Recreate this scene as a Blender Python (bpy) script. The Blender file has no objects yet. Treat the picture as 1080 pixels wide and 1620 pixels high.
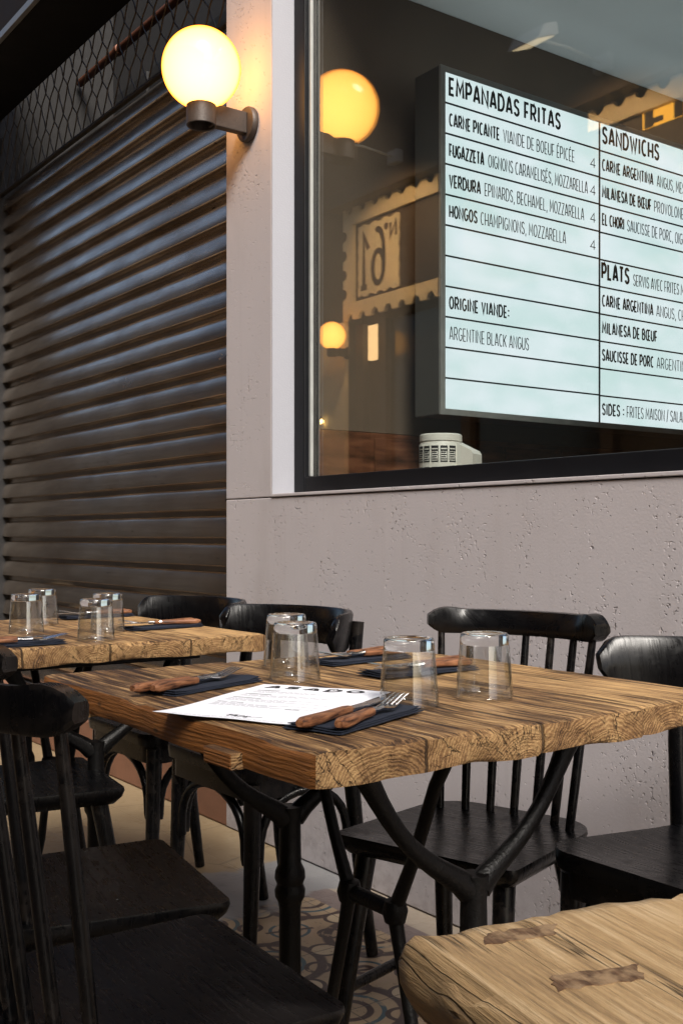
import bpy, bmesh, math, random
from mathutils import Vector, Matrix, noise
from math import sin, cos, pi, radians as R

# ------------------------------------------------------------------ camera, sky, sun, exposure
S = bpy.context.scene
COL = S.collection
cam_d = bpy.data.cameras.new('camera')
cam = bpy.data.objects.new('camera', cam_d)
COL.objects.link(cam)
cam.location = (0, 0, 0.98)
cam.rotation_euler = (R(90), 0, R(54.2))
cam_d.sensor_width = 36
cam_d.lens = 38.24
cam_d.shift_y = 0.0222
cam_d.clip_start = 0.02
cam_d.clip_end = 500
S.camera = cam

SUN_EL, SUN_AZ = 43, 113          # elevation, compass angle of the sun measured from +Y towards +X
w = bpy.data.worlds.new('World')
S.world = w
w.use_nodes = True
wn = w.node_tree
sky = wn.nodes.new('ShaderNodeTexSky')
sky.sky_type = 'NISHITA'
sky.sun_disc = False
sky.sun_elevation = R(SUN_EL)
sky.sun_rotation = R(SUN_AZ)
sky.dust_density = 3.0
bg = wn.nodes['Background']
bg.inputs['Strength'].default_value = 0.11
wn.links.new(sky.outputs[0], bg.inputs['Color'])

sd = bpy.data.lights.new('sun', 'SUN')
sd.energy = 3.6
sd.angle = R(22)
sd.color = (1.0, 0.95, 0.88)
sun = bpy.data.objects.new('sun', sd)
COL.objects.link(sun)
sun.rotation_euler = Vector((-sin(R(SUN_AZ)) * cos(R(SUN_EL)), -cos(R(SUN_AZ)) * cos(R(SUN_EL)), -sin(R(SUN_EL)))).to_track_quat('-Z', 'Y').to_euler()

S.view_settings.view_transform = 'Standard'
S.view_settings.look = 'None'
S.view_settings.exposure = 0.85
S.view_settings.gamma = 1
c = S.cycles
c.max_bounces = 12
c.transmission_bounces = 12
c.transparent_max_bounces = 12
c.glossy_bounces = 6
c.diffuse_bounces = 4
c.sample_clamp_indirect = 6
c.use_denoising = True


# ------------------------------------------------------------------ node helpers
class Mat:
    def __init__(s, name):
        s.m = bpy.data.materials.new(name)
        s.m.use_nodes = True
        s.t = s.m.node_tree
        s.t.nodes.clear()
        s.out = s.t.nodes.new('ShaderNodeOutputMaterial')

    def put(s, sock, v):
        if isinstance(v, bpy.types.NodeSocket):
            s.t.links.new(v, sock)
        elif v is not None:
            if hasattr(sock.default_value, '__len__') and not hasattr(v, '__len__'):
                v = [v] * len(sock.default_value)
            elif hasattr(v, '__len__') and len(v) == 3 and len(sock.default_value) == 4:
                v = (*v, 1)
            sock.default_value = v

    def n(s, kind, attrs=None, **ins):
        nd = s.t.nodes.new('ShaderNode' + kind)
        for k, v in (attrs or {}).items():
            setattr(nd, k, v)
        for k, v in ins.items():
            key = k.replace('_', ' ')
            s.put(nd.inputs[key], v)
        return nd

    def math(s, op, a, b=0.0, cc=None, clamp=False):
        nd = s.t.nodes.new('ShaderNodeMath')
        nd.operation = op
        nd.use_clamp = clamp
        s.put(nd.inputs[0], a)
        s.put(nd.inputs[1], b)
        if cc is not None:
            s.put(nd.inputs[2], cc)
        return nd.outputs[0]

    def mix(s, f, a, b, mode='MIX'):
        nd = s.t.nodes.new('ShaderNodeMix')
        nd.data_type = 'RGBA'
        nd.blend_type = mode
        s.put(nd.inputs[0], f)
        s.put(nd.inputs[6], a)
        s.put(nd.inputs[7], b)
        return nd.outputs[2]

    def ramp(s, f, stops, interp='LINEAR'):
        nd = s.t.nodes.new('ShaderNodeValToRGB')
        nd.color_ramp.interpolation = interp
        el = nd.color_ramp.elements
        while len(el) < len(stops):
            el.new(0.5)
        for e, (p, col) in zip(el, stops):
            e.position = p
            e.color = (*col, 1) if hasattr(col, '__len__') else (col, col, col, 1)
        s.put(nd.inputs[0], f)
        return nd.outputs[0]

    def step(s, v, lo, hi):           # smooth step to 0..1
        nd = s.t.nodes.new('ShaderNodeMapRange')
        nd.interpolation_type = 'SMOOTHSTEP'
        s.put(nd.inputs[0], v)
        nd.inputs[1].default_value = lo
        nd.inputs[2].default_value = hi
        return nd.outputs[0]

    def coord(s, scale=(1, 1, 1), loc=(0, 0, 0), rand=False):
        tc = s.t.nodes.new('ShaderNodeTexCoord')
        o = tc.outputs['Object']
        if rand:
            oi = s.t.nodes.new('ShaderNodeObjectInfo')
            va = s.t.nodes.new('ShaderNodeVectorMath')
            va.operation = 'ADD'
            s.t.links.new(o, va.inputs[0])
            mu = s.math('MULTIPLY', oi.outputs['Random'], 7.0)
            cb = s.n('CombineXYZ', X=mu, Y=0, Z=0)
            s.t.links.new(cb.outputs[0], va.inputs[1])
            o = va.outputs[0]
        mp = s.t.nodes.new('ShaderNodeMapping')
        mp.inputs['Scale'].default_value = scale
        mp.inputs['Location'].default_value = loc
        s.t.links.new(o, mp.inputs[0])
        return mp.outputs[0]

    def noise(s, vec, scale=1.0, detail=4, rough=0.55, col=False):
        nd = s.n('TexNoise', Vector=vec, Scale=scale, Detail=detail, Roughness=rough)
        return nd.outputs[1 if col else 0]

    def bump(s, h, dist=0.002, strength=1.0, normal=None):
        nd = s.n('Bump', Height=h, Distance=dist, Strength=strength)
        if normal is not None:
            s.put(nd.inputs['Normal'], normal)
        return nd.outputs[0]

    def surf(s, color=None, rough=0.5, metal=0.0, spec=0.5, normal=None, coat=0.0, coat_rough=0.1, emis=None, estr=0.0):
        p = s.t.nodes.new('ShaderNodeBsdfPrincipled')
        s.put(p.inputs['Base Color'], color)
        s.put(p.inputs['Roughness'], rough)
        s.put(p.inputs['Metallic'], metal)
        s.put(p.inputs['Specular IOR Level'], spec)
        if normal is not None:
            s.put(p.inputs['Normal'], normal)
        p.inputs['Coat Weight'].default_value = coat
        p.inputs['Coat Roughness'].default_value = coat_rough
        if emis is not None:
            s.put(p.inputs['Emission Color'], emis)
            s.put(p.inputs['Emission Strength'], estr)
        s.t.links.new(p.outputs[0], s.out.inputs[0])
        return s.m


def plain(name, col, rough=0.5, metal=0.0, spec=0.5, var=0.15, vscale=20, bump=0.0):
    m = Mat(name)
    co = m.coord()
    f = m.noise(co, vscale, 5)
    cc = m.mix(f, tuple(x * (1 - var) for x in col), tuple(min(1, x * (1 + var)) for x in col))
    rr = m.math('MULTIPLY_ADD', f, 0.25, rough - 0.12)
    nrm = m.bump(m.noise(co, vscale * 6, 4), bump) if bump else None
    return m.surf(cc, rr, metal, spec, nrm)


def emitter(name, col, strength):
    m = Mat(name)
    e = m.n('Emission', Color=col, Strength=strength)
    m.t.links.new(e.outputs[0], m.out.inputs[0])
    return m.m


# ------------------------------------------------------------------ materials
def wood_mat(name, dark, mid, light, side, plank=0.19, ring_w=.0062, streak=1.0, crackw=1.0):
    m = Mat(name)
    co = m.coord(rand=True)
    x, y, z = m.n('SeparateXYZ', Vector=co).outputs

    def sc(v, k=1.0, detail=4, rough=.55):
        st = m.n('VectorMath', {'operation': 'MULTIPLY'})
        m.put(st.inputs[0], co)
        st.inputs[1].default_value = v
        return m.noise(st.outputs[0], k, detail, rough)
    k = m.math('FLOOR', m.math('DIVIDE', m.math('ADD', y, 0.035), plank))
    wnz = m.n('TexWhiteNoise', {'noise_dimensions': '1D'}, W=m.math('ADD', k, 3.7))
    rnd = m.n('SeparateColor', Color=wnz.outputs['Color'])
    cy = m.math('MULTIPLY_ADD', m.math('ADD', k, m.math('MULTIPLY_ADD', rnd.outputs[0], 0.7, 0.15)), plank, -0.035)
    cz = m.math('MULTIPLY_ADD', rnd.outputs[1], 0.12, -0.10)
    wob = sc((1.4, 9, 9), 1.6, 3)
    wob2 = sc((2.0, 60, 60), 1.0, 4)
    fib = sc((9, 300, 300), 1.0, 5, .7)
    mid_f = sc((5.5, 95, 95), 1.0, 6, .68)
    dy = m.math('SUBTRACT', y, cy)
    dz = m.math('SUBTRACT', z, cz)
    rr = m.math('SQRT', m.math('ADD', m.math('MULTIPLY', dy, dy), m.math('MULTIPLY', dz, dz)))
    rr = m.math('ADD', rr, m.math('MULTIPLY_ADD', wob2, 0.006, m.math('MULTIPLY', wob, 0.022)))
    # rings of uneven width
    rq = m.math('ADD', m.math('DIVIDE', rr, ring_w), m.math('MULTIPLY', m.noise(m.n('CombineXYZ', X=m.math('MULTIPLY', rr, 60.0), Y=k, Z=0).outputs[0], 1.0, 2), 3.0))
    ring = m.math('MULTIPLY_ADD', m.math('SINE', m.math('MULTIPLY', rq, 2 * pi)), 0.5, 0.5)
    big = m.noise(m.coord((2.6, 5, 5), rand=True), 1.5, 5, .6)
    geo = m.n('NewGeometry')
    tr = m.n('VectorTransform', {'vector_type': 'NORMAL', 'convert_from': 'WORLD', 'convert_to': 'OBJECT'})
    m.put(tr.inputs[0], geo.outputs['True Normal'])
    nx, ny, nz = m.n('SeparateXYZ', Vector=tr.outputs[0]).outputs
    end = m.step(m.math('ABSOLUTE', nx), 0.40, 0.85)
    sid = m.step(m.math('ABSOLUTE', ny), 0.45, 0.8)
    f1 = m.math('ADD', m.math('MULTIPLY', m.math('SUBTRACT', fib, .5), 0.75 * streak), m.math('MULTIPLY', m.math('SUBTRACT', mid_f, .5), 0.95 * streak))
    f1 = m.math('SUBTRACT', m.math('ADD', f1, .52), m.math('MULTIPLY', ring, 0.05 * streak))
    f1 = m.math('ADD', f1, m.math('MULTIPLY', m.math('SUBTRACT', big, 0.5), 0.55))
    f1 = m.math('ADD', f1, m.math('MULTIPLY', m.math('SUBTRACT', rnd.outputs[2], 0.5), 0.22))
    top_c = m.ramp(f1, [(0.30, dark), (0.47, mid), (0.61, light), (0.82, tuple(min(1, v * 1.35) for v in light))])
    ev = m.noise(m.coord((70, 70, 70), rand=True), 1.0, 5, .65)
    ev2 = m.noise(m.coord((14, 14, 14), rand=True), 1.0, 4, .6)
    fe = m.math('ADD', m.math('MULTIPLY', ring, 0.13), m.math('MULTIPLY', ev, 0.50))
    fe = m.math('ADD', fe, m.math('MULTIPLY', ev2, 0.45))
    end_c = m.ramp(fe, [(0.33, dark), (0.50, mid), (0.64, tuple(0.82 * v for v in light)), (0.9, light)])
    sf = m.math('ADD', m.math('MULTIPLY', fib, 0.55), m.math('MULTIPLY', mid_f, 0.45))
    side_c = m.ramp(sf, [(0.3, tuple(v * 0.35 for v in side)), (0.52, side), (0.75, tuple(min(1, v * 1.8) for v in side))])
    colr = m.mix(end, top_c, end_c)
    colr = m.mix(sid, colr, side_c)
    # dark splits along the grain
    sp = sc((1.6, 70, 16), 1.0, 3, .5)
    split = m.math('SUBTRACT', 1.0, m.step(m.math('ABSOLUTE', m.math('SUBTRACT', sp, 0.54)), 0.002, 0.022))
    split = m.math('MULTIPLY', split, m.step(sc((4, 13, 13), 1.0, 2), 0.47, 0.58))
    # radial checks on the end grain
    ang = m.math('ARCTAN2', dz, dy)
    ck = m.n('CombineXYZ', X=m.math('MULTIPLY', ang, 4.0), Y=m.math('MULTIPLY', rr, 16.0), Z=k)
    ckn = m.noise(ck.outputs[0], 1.6, 4, 0.55)
    check = m.math('SUBTRACT', 1.0, m.step(m.math('ABSOLUTE', m.math('SUBTRACT', ckn, 0.5)), 0.003, 0.017))
    check = m.math('MULTIPLY', check, m.step(ev2, 0.42, 0.60))
    crack = m.mix(end, split, check)
    fr = m.math('FRACT', m.math('DIVIDE', m.math('ADD', m.math('ADD', y, 0.035), m.math('MULTIPLY', m.math('SUBTRACT', wob, 0.5), 0.006)), plank))
    joint = m.step(m.math('ABSOLUTE', m.math('SUBTRACT', fr, 0.5)), 0.485, 0.497)
    crack = m.math('MAXIMUM', crack, m.math('MULTIPLY', joint, 0.9), clamp=True)
    colr = m.mix(m.math('MULTIPLY', crack, 0.85 * crackw), colr, tuple(v * 0.22 for v in dark))
    # small nail holes and knots
    vo = m.n('TexVoronoi', Vector=m.coord((1, 2.2, 2.2), rand=True), Scale=6.0)
    knot = m.math('SUBTRACT', 1.0, m.step(vo.outputs['Distance'], .02, .06))
    colr = m.mix(m.math('MULTIPLY', knot, .75), colr, tuple(v * .4 for v in dark))
    h = m.math('ADD', m.math('MULTIPLY', fib, 0.6), m.math('MULTIPLY', m.math('SUBTRACT', 1.0, crack), 1.0))
    h = m.math('ADD', h, m.math('MULTIPLY', mid_f, 0.7))
    h = m.math('SUBTRACT', h, m.math('MULTIPLY', ring, 0.10))
    nrm = m.bump(h, 0.006, 1.0)
    return m.surf(colr, m.math('MULTIPLY_ADD', fib, 0.35, 0.42), 0, 0.35, nrm)


M = {}
M['wood'] = wood_mat('reclaimed_wood', (.042, .019, .008), (.205, .108, .042), (.43, .262, .112), (.23, .085, .018), ring_w=.0042, streak=1.25)
M['pale_wood'] = wood_mat('bleached_wood', (.18, .105, .050), (.50, .325, .155), (.70, .51, .295), (.36, .23, .105), plank=0.36, streak=.50, ring_w=.0045, crackw=.55)
m = Mat('dark_patch')
f = m.noise(m.coord((30, 260, 60), rand=True), 1.0, 5, .65)
f2 = m.noise(m.coord(rand=True), 60, 4)
M['patch'] = m.surf(m.mix(m.math('MULTIPLY', m.step(f2, .42, .62), .75), m.ramp(f, [(.3, (.045, .022, .011)), (.55, (.13, .07, .035)), (.8, (.26, .16, .09))]), (.36, .24, .13)), .6, 0, .3, m.bump(f, .002))

m = Mat('black_paint_wood')
co = m.coord((4, 60, 4), rand=True)
g = m.noise(co, 3, 5)
sc = m.noise(m.coord(rand=True), 38, 5, .65)
geo = m.n('NewGeometry')
edge = m.step(geo.outputs['Pointiness'], .54, .66)
wearm = m.math('MULTIPLY', edge, m.step(sc, .46, .60))
cc = m.mix(m.step(sc, .66, .76), (.0014, .0014, .0018), (.0038, .0035, .0035))
cc = m.mix(m.math('MULTIPLY', wearm, .28), cc, (.075, .058, .046))
dust = m.step(m.noise(m.coord(rand=True), 260, 2), .70, .74)
cc = m.mix(m.math('MULTIPLY', dust, .10), cc, (.10, .095, .09))
rg = m.math('ADD', m.math('MULTIPLY_ADD', g, .22, .17), m.math('MULTIPLY', m.step(sc, .5, .75), .15))
M['black'] = m.surf(cc, rg, 0, .30, m.bump(g, .0009, .6))
M['iron'] = plain('cast_iron', (.002, .0018, .0018), .42, 0, .25, .4, 30, .0012)

m = Mat('stone_wall')
co = m.coord()
f = m.noise(co, 3.0, 6, .6)
fine = m.noise(co, 160, 4)
colr = m.mix(f, (.39, .36, .37), (.465, .43, .44))
stn = m.noise(m.coord((1.2, 1, .45)), 2.4, 6, .65)
colr = m.mix(m.math('MULTIPLY', m.step(stn, .48, .72), .5), colr, (.33, .295, .285))
drip = m.noise(m.coord((14, 1, .8)), 1.6, 4, .6)
colr = m.mix(m.math('MULTIPLY', m.step(drip, .55, .75), .22), colr, (.32, .29, .285))
hz = m.n('SeparateXYZ', Vector=co).outputs[2]
spl = m.math('MULTIPLY', m.math('SUBTRACT', 1.0, m.step(m.math('ADD', hz, m.math('MULTIPLY', stn, .25)), .05, .42)), m.step(m.noise(co, 24, 5, .65), .42, .62))
colr = m.mix(m.math('MULTIPLY', spl, .45), colr, (.20, .18, .17))
colr = m.mix(m.math('MULTIPLY', fine, .30), colr, (.35, .315, .31))
clus = m.step(m.noise(m.coord((1.0, 1.0, .6)), 6, 4, .65), .50, .70)
pit = m.noise(m.coord((1, 1, 1)), 95, 3, .5)
pitm = m.math('MULTIPLY', m.step(pit, .578, .675), clus)
pin = m.n('TexVoronoi', Vector=co, Scale=70)
pinm = m.math('MULTIPLY', m.math('SUBTRACT', 1.0, m.step(pin.outputs['Distance'], .08, .16)), m.step(m.noise(co, 12, 3), .45, .55))
pits = m.math('MAXIMUM', pitm, pinm)
h = m.math('SUBTRACT', m.math('MULTIPLY', fine, .10), pits)
colr = m.mix(m.math('MULTIPLY', pits, .45), colr, (.47, .42, .39))
M['stone'] = m.surf(colr, .8, 0, .3, m.bump(h, .0052, 1.0))

M['reveal'] = plain('painted_reveal', (.245, .25, .28), .6, var=.05, vscale=40, bump=.0006)
M['frame'] = plain('black_frame', (.004, .0045, .006), .4, 0, .25, .2, 15)
M['soffit'] = plain('dark_soffit', (.004, .004, .005), .7, 0, .15, .3, 6)
M['fascia'] = plain('dark_fascia', (.010, .007, .006), .7, 0, .15, .4, 8)
M['trim'] = plain('grey_trim', (.20, .21, .22), .4, .6)
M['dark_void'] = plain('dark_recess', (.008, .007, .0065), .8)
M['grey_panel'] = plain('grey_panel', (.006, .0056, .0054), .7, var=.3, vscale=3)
M['copper'] = plain('copper_brown_pipe', (.09, .025, .007), .5, .4, .5, .4, 6)
M['terracotta'] = plain('terracotta_step', (.20, .095, .055), .7, var=.3, vscale=12, bump=.001)
M['rail'] = plain('dark_rail', (.02, .02, .021), .5, .3)

m = Mat('steel_slats')
co = m.coord((.8, 1, 26))
f = m.noise(co, 2.2, 5, .6)
blot = m.noise(m.coord((1.2, 1, 3)), 2.0, 5, .6)
spot = m.step(m.noise(m.coord((7, 1, 30)), 2.0, 2, .5), .70, .74)
colr = m.mix(f, (.32, .255, .20), (.80, .70, .60))
colr = m.mix(m.math('MULTIPLY', m.step(blot, .35, .7), .6), colr, (.24, .18, .135))
colr = m.mix(m.math('MULTIPLY', spot, .8), colr, (.03, .02, .015))
M['steel'] = m.surf(colr, m.math('MULTIPLY_ADD', blot, .22, .12), .95, .5, m.bump(f, .0008, .6))
M['wire'] = plain('galvanised_wire', (.055, .052, .05), .5, .4)

m = Mat('opal_globe')
lw = m.n('LayerWeight', Blend=.5)
fc = lw.outputs['Facing']
tc = m.coord()
zz = m.n('SeparateXYZ', Vector=tc).outputs[2]
col = m.ramp(fc, [(0.0, (1.0, .44, .088)), (.6, (1.0, .41, .072)), (.90, (1.0, .30, .024)), (1.0, (1.0, .22, .004))])
st = m.ramp(fc, [(0.0, 1.0), (.6, .74), (.88, .34), (1.0, .09)])
stt = m.math('MULTIPLY', st, 6.4)
e = m.n('Emission', Color=col, Strength=stt)
gl = m.n('BsdfGlossy', Color=(1, 1, 1), Roughness=.12)
mx = m.n('MixShader', Fac=.04)
m.put(mx.inputs[1], e.outputs[0])
m.put(mx.inputs[2], gl.outputs[0])
m.t.links.new(mx.outputs[0], m.out.inputs[0])
M['globe'] = m.m
M['lamp_metal'] = plain('brown_grey_metal', (.045, .036, .031), .5, .2, .5, .4, 25, .0008)

m = Mat('window_glass')
lw = m.n('LayerWeight', Blend=.5)
sch = m.math('POWER', lw.outputs['Facing'], 5.0)
ff = m.math('MULTIPLY_ADD', sch, .90, .088)
tr = m.n('BsdfTransparent', Color=(.93, .95, .94))
gl = m.n('BsdfGlossy', Color=(1, .97, .92), Roughness=.0)
mx = m.n('MixShader', Fac=ff)
m.put(mx.inputs[1], tr.outputs[0])
m.put(mx.inputs[2], gl.outputs[0])
m.t.links.new(mx.outputs[0], m.out.inputs[0])
M['glass'] = m.m

m = Mat('tumbler_wall_glass')
lw = m.n('LayerWeight', Blend=.5)
sch = m.math('POWER', lw.outputs['Facing'], 4.0)
ff = m.math('MULTIPLY_ADD', sch, .80, .10)
tr = m.n('BsdfTransparent', Color=m.ramp(lw.outputs['Facing'], [(0, (.975, .98, .978)), (.60, (.93, .94, .935)), (.85, (.60, .62, .61)), (1, (.22, .24, .23))]))
gl = m.n('BsdfGlossy', Color=(1, 1, 1), Roughness=.0)
mx = m.n('MixShader', Fac=ff)
m.put(mx.inputs[1], tr.outputs[0])
m.put(mx.inputs[2], gl.outputs[0])
m.t.links.new(mx.outputs[0], m.out.inputs[0])
M['tumbler'] = m.m
m = Mat('tumbler_base_glass')
p = m.n('BsdfPrincipled', Base_Color=(.98, .99, .985), Roughness=0.0, IOR=1.47)
p.inputs['Transmission Weight'].default_value = 1
m.t.links.new(p.outputs[0], m.out.inputs[0])
M['tumbler_base'] = m.m

m = Mat('light_panel')
co = m.coord()
f = m.noise(m.coord((1, 1.0, 2.4)), 3.2, 2)
colr = m.mix(m.step(f, .25, .75), (.66, .83, .83), (.86, .94, .99))
e = m.n('Emission', Color=colr, Strength=.66)
m.t.links.new(e.outputs[0], m.out.inputs[0])
M['panel'] = m.m
M['added_glow'] = emitter('added_ceiling_glow', (.80, .92, .95), 1.1)  # made-up upward glow for the shop ceiling
M['cabinet'] = plain('dark_cabinet', (.085, .085, .08), .5, .2)
M['alu'] = plain('grey_aluminium', (.36, .37, .36), .45, .4)
M['letter'] = plain('dark_lettering', (.02, .03, .03), .7)
M['thin_letter'] = plain('grey_lettering', (.06, .08, .085), .7)
M['ink'] = plain('ink', (.012, .012, .014), .7)
M['grey_ink'] = plain('grey_ink', (.22, .22, .24), .8)
M['paper'] = plain('paper', (.80, .81, .86), .8, var=.02)
M['int_wall'] = plain('brown_interior_wall', (.11, .078, .054), .8, var=.3, vscale=3, bump=.0015)
M['int_ceil'] = plain('grey_ceiling', (.80, .82, .82), .85, var=.08, vscale=4, bump=.001)
M['int_floor'] = plain('interior_floor', (.06, .045, .035), .5)
m = Mat('wood_panelling')
f = m.noise(m.coord((30, 2, 12)), 3, 5)
M['wainscot'] = m.surf(m.ramp(f, [(.3, (.035, .016, .009)), (.55, (.13, .05, .025)), (.8, (.22, .095, .05))]), .45, 0, .4, m.bump(f, .001))
M['white_plastic'] = plain('white_plastic', (.72, .70, .64), .45, var=.05)
M['napkin'] = plain('navy_napkin', (.012, .016, .028), .85, 0, .3, .35, 90, .0009)
m = Mat('cutlery_wood')
f = m.noise(m.coord((60, 8, 60), rand=True), 4, 5)
M['handle'] = m.surf(m.ramp(f, [(.34, (.035, .014, .008)), (.48, (.155, .062, .028)), (.70, (.29, .13, .060))]), .45, 0, .4, m.bump(f, .0008, .8))
M['cutlery'] = plain('stainless_steel', (.62, .62, .63), .22, 1.0, .5, .06, 30)
M['facade_op'] = plain('dim_facade', (.06, .044, .032), .8, var=.25, vscale=2, bump=.002)
M['cream'] = plain('cream_board', (.78, .63, .40), .7, var=.1, vscale=5)
M['brown_board'] = plain('brown_board', (.055, .034, .019), .6, var=.2, vscale=4)
M['sign_ink'] = plain('sign_ink', (.035, .022, .014), .7)
M['amber'] = emitter('amber_lit_glass', (1.0, .45, .05), 3.2)
M['warm_strip'] = emitter('warm_lit_strip', (1.0, .62, .28), 3.2)
M['flood_lens'] = emitter('flood_lens', (1.0, .80, .50), 1.4)
M['flood_body'] = plain('white_floodlight', (.28, .28, .285), .5)
M['bulb'] = emitter('small_bulb', (1.0, .7, .25), 30.0)
M['door_glass'] = plain('dark_door', (.02, .017, .014), .15)


def floor_mat():
    m = Mat('tiled_floor')
    co = m.coord()
    nz = m.noise(co, 5, 3, col=True)
    x, y, z = m.n('SeparateXYZ', Vector=co).outputs
    T = 0.30
    wob = m.n('SeparateColor', Color=nz)
    u = m.math('ADD', m.math('DIVIDE', x, T), m.math('MULTIPLY', wob.outputs[0], .05))
    v = m.math('ADD', m.math('DIVIDE', m.math('SUBTRACT', y, 0.13), T), m.math('MULTIPLY', wob.outputs[1], .05))
    fu = m.math('SUBTRACT', m.math('FRACT', u), .5)
    fv = m.math('SUBTRACT', m.math('FRACT', v), .5)
    au, av = m.math('ABSOLUTE', fu), m.math('ABSOLUTE', fv)

    def dist(a, b, ca, cb):
        p = m.math('SUBTRACT', a, ca)
        q = m.math('SUBTRACT', b, cb)
        return m.math('SQRT', m.math('ADD', m.math('MULTIPLY', p, p), m.math('MULTIPLY', q, q)))

    def band(d, r, wd):
        return m.math('SUBTRACT', 1.0, m.step(m.math('ABSOLUTE', m.math('SUBTRACT', d, r)), wd * .7, wd))
    dc = dist(fu, fv, 0, 0)
    dk = dist(au, av, .5, .5)
    de = dist(au, av, .5, 0)
    df = dist(au, av, 0, .5)
    ds = dist(au, av, .24, .24)
    base = m.mix(m.noise(co, 14, 4), (.27, .19, .11), (.38, .285, .175))
    base = m.mix(m.step(m.math('ABSOLUTE', m.math('SUBTRACT', dc, .12)), 0, .2), m.mix(.5, base, (.40, .28, .20)), base)
    brown = (.040, .019, .016)
    teal = (.030, .075, .095)
    # petal shapes between the corner rings
    pet = m.math('MINIMUM', dist(au, av, .5, .02), dist(au, av, .02, .5))
    petal = m.math('MULTIPLY', m.step(dk, .33, .36), m.math('SUBTRACT', 1.0, m.step(dc, .30, .33)))
    colr = m.mix(m.math('SUBTRACT', 1.0, m.step(dk, .42, .45)), base, brown)
    colr = m.mix(m.math('SUBTRACT', 1.0, m.step(dk, .345, .36)), colr, base)
    colr = m.mix(band(dk, .25, .022), colr, teal)
    colr = m.mix(band(dk, .15, .03), colr, brown)
    colr = m.mix(band(ds, .095, .022), colr, brown)
    colr = m.mix(band(dc, .07, .028), colr, brown)
    colr = m.mix(band(dc, .16, .018), colr, teal)
    leaf = m.math('SUBTRACT', 1.0, m.step(m.math('MINIMUM', de, df), .105, .115))
    colr = m.mix(leaf, colr, (.43, .34, .22))
    colr = m.mix(band(m.math('MINIMUM', de, df), .12, .02), colr, brown)
    bar = m.math('MULTIPLY', m.math('SUBTRACT', 1.0, m.step(m.math('ABSOLUTE', m.math('SUBTRACT', fu, m.math('MULTIPLY', fv, .3))), .014, .024)), m.math('SUBTRACT', 1.0, m.step(av, .19, .2)))
    colr = m.mix(bar, colr, brown)
    # cracks & wear
    wear = m.step(m.noise(co, 22, 5, .65), .56, .66)
    colr = m.mix(m.math('MULTIPLY', wear, .75), colr, (.38, .29, .19))
    dirt = m.step(m.noise(co, 60, 4, .6), .60, .68)
    colr = m.mix(m.math('MULTIPLY', dirt, .6), colr, (.06, .045, .04))
    jn = m.math('MAXIMUM', m.step(au, .490, .497), m.step(av, .490, .497))
    colr = m.mix(m.math('MULTIPLY', jn, .6), colr, (.06, .05, .04))
    # plain border along the wall
    yb = m.math('ADD', y, m.math('MULTIPLY', wob.outputs[2], .01))
    b1 = m.math('MULTIPLY', m.step(yb, 1.655, 1.66), 1.0)
    b2 = m.step(yb, 1.735, 1.74)
    colr = m.mix(b1, colr, m.mix(m.noise(co, 20, 4), (.11, .085, .08), (.19, .15, .135)))
    colr = m.mix(b2, colr, m.mix(m.noise(co, 30, 4), (.26, .21, .16), (.36, .305, .24)))
    # cement patch and the worn beige stones further down the passage
    xe = m.math('ADD', x, m.math('MULTIPLY', m.noise(co, 6, 4), .35))
    cem = m.mix(m.noise(co, 7, 6, .65), (.14, .14, .145), (.27, .265, .26))
    colr = m.mix(m.math('SUBTRACT', 1.0, m.step(xe, -2.26, -2.22)), colr, cem)
    bei = m.mix(m.noise(co, 9, 6, .6), (.20, .145, .08), (.33, .25, .15))
    vor = m.n('TexVoronoi', {'feature': 'DISTANCE_TO_EDGE'}, Vector=co, Scale=2.6)
    bei = m.mix(m.math('MULTIPLY', m.math('SUBTRACT', 1.0, m.step(m.math('ADD', vor.outputs['Distance'], m.math('MULTIPLY', m.noise(co, 18, 3), .02)), .012, .02)), .5), bei, (.08, .06, .04))
    colr = m.mix(m.math('SUBTRACT', 1.0, m.step(xe, -2.62, -2.58)), colr, bei)
    h = m.math('ADD', m.noise(co, 35, 5), m.math('MULTIPLY', jn, -1.0))
    return m.surf(colr, m.math('MULTIPLY_ADD', wear, .2, .42), 0, .4, m.bump(h, .0012, .6))


M['floor'] = floor_mat()


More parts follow.
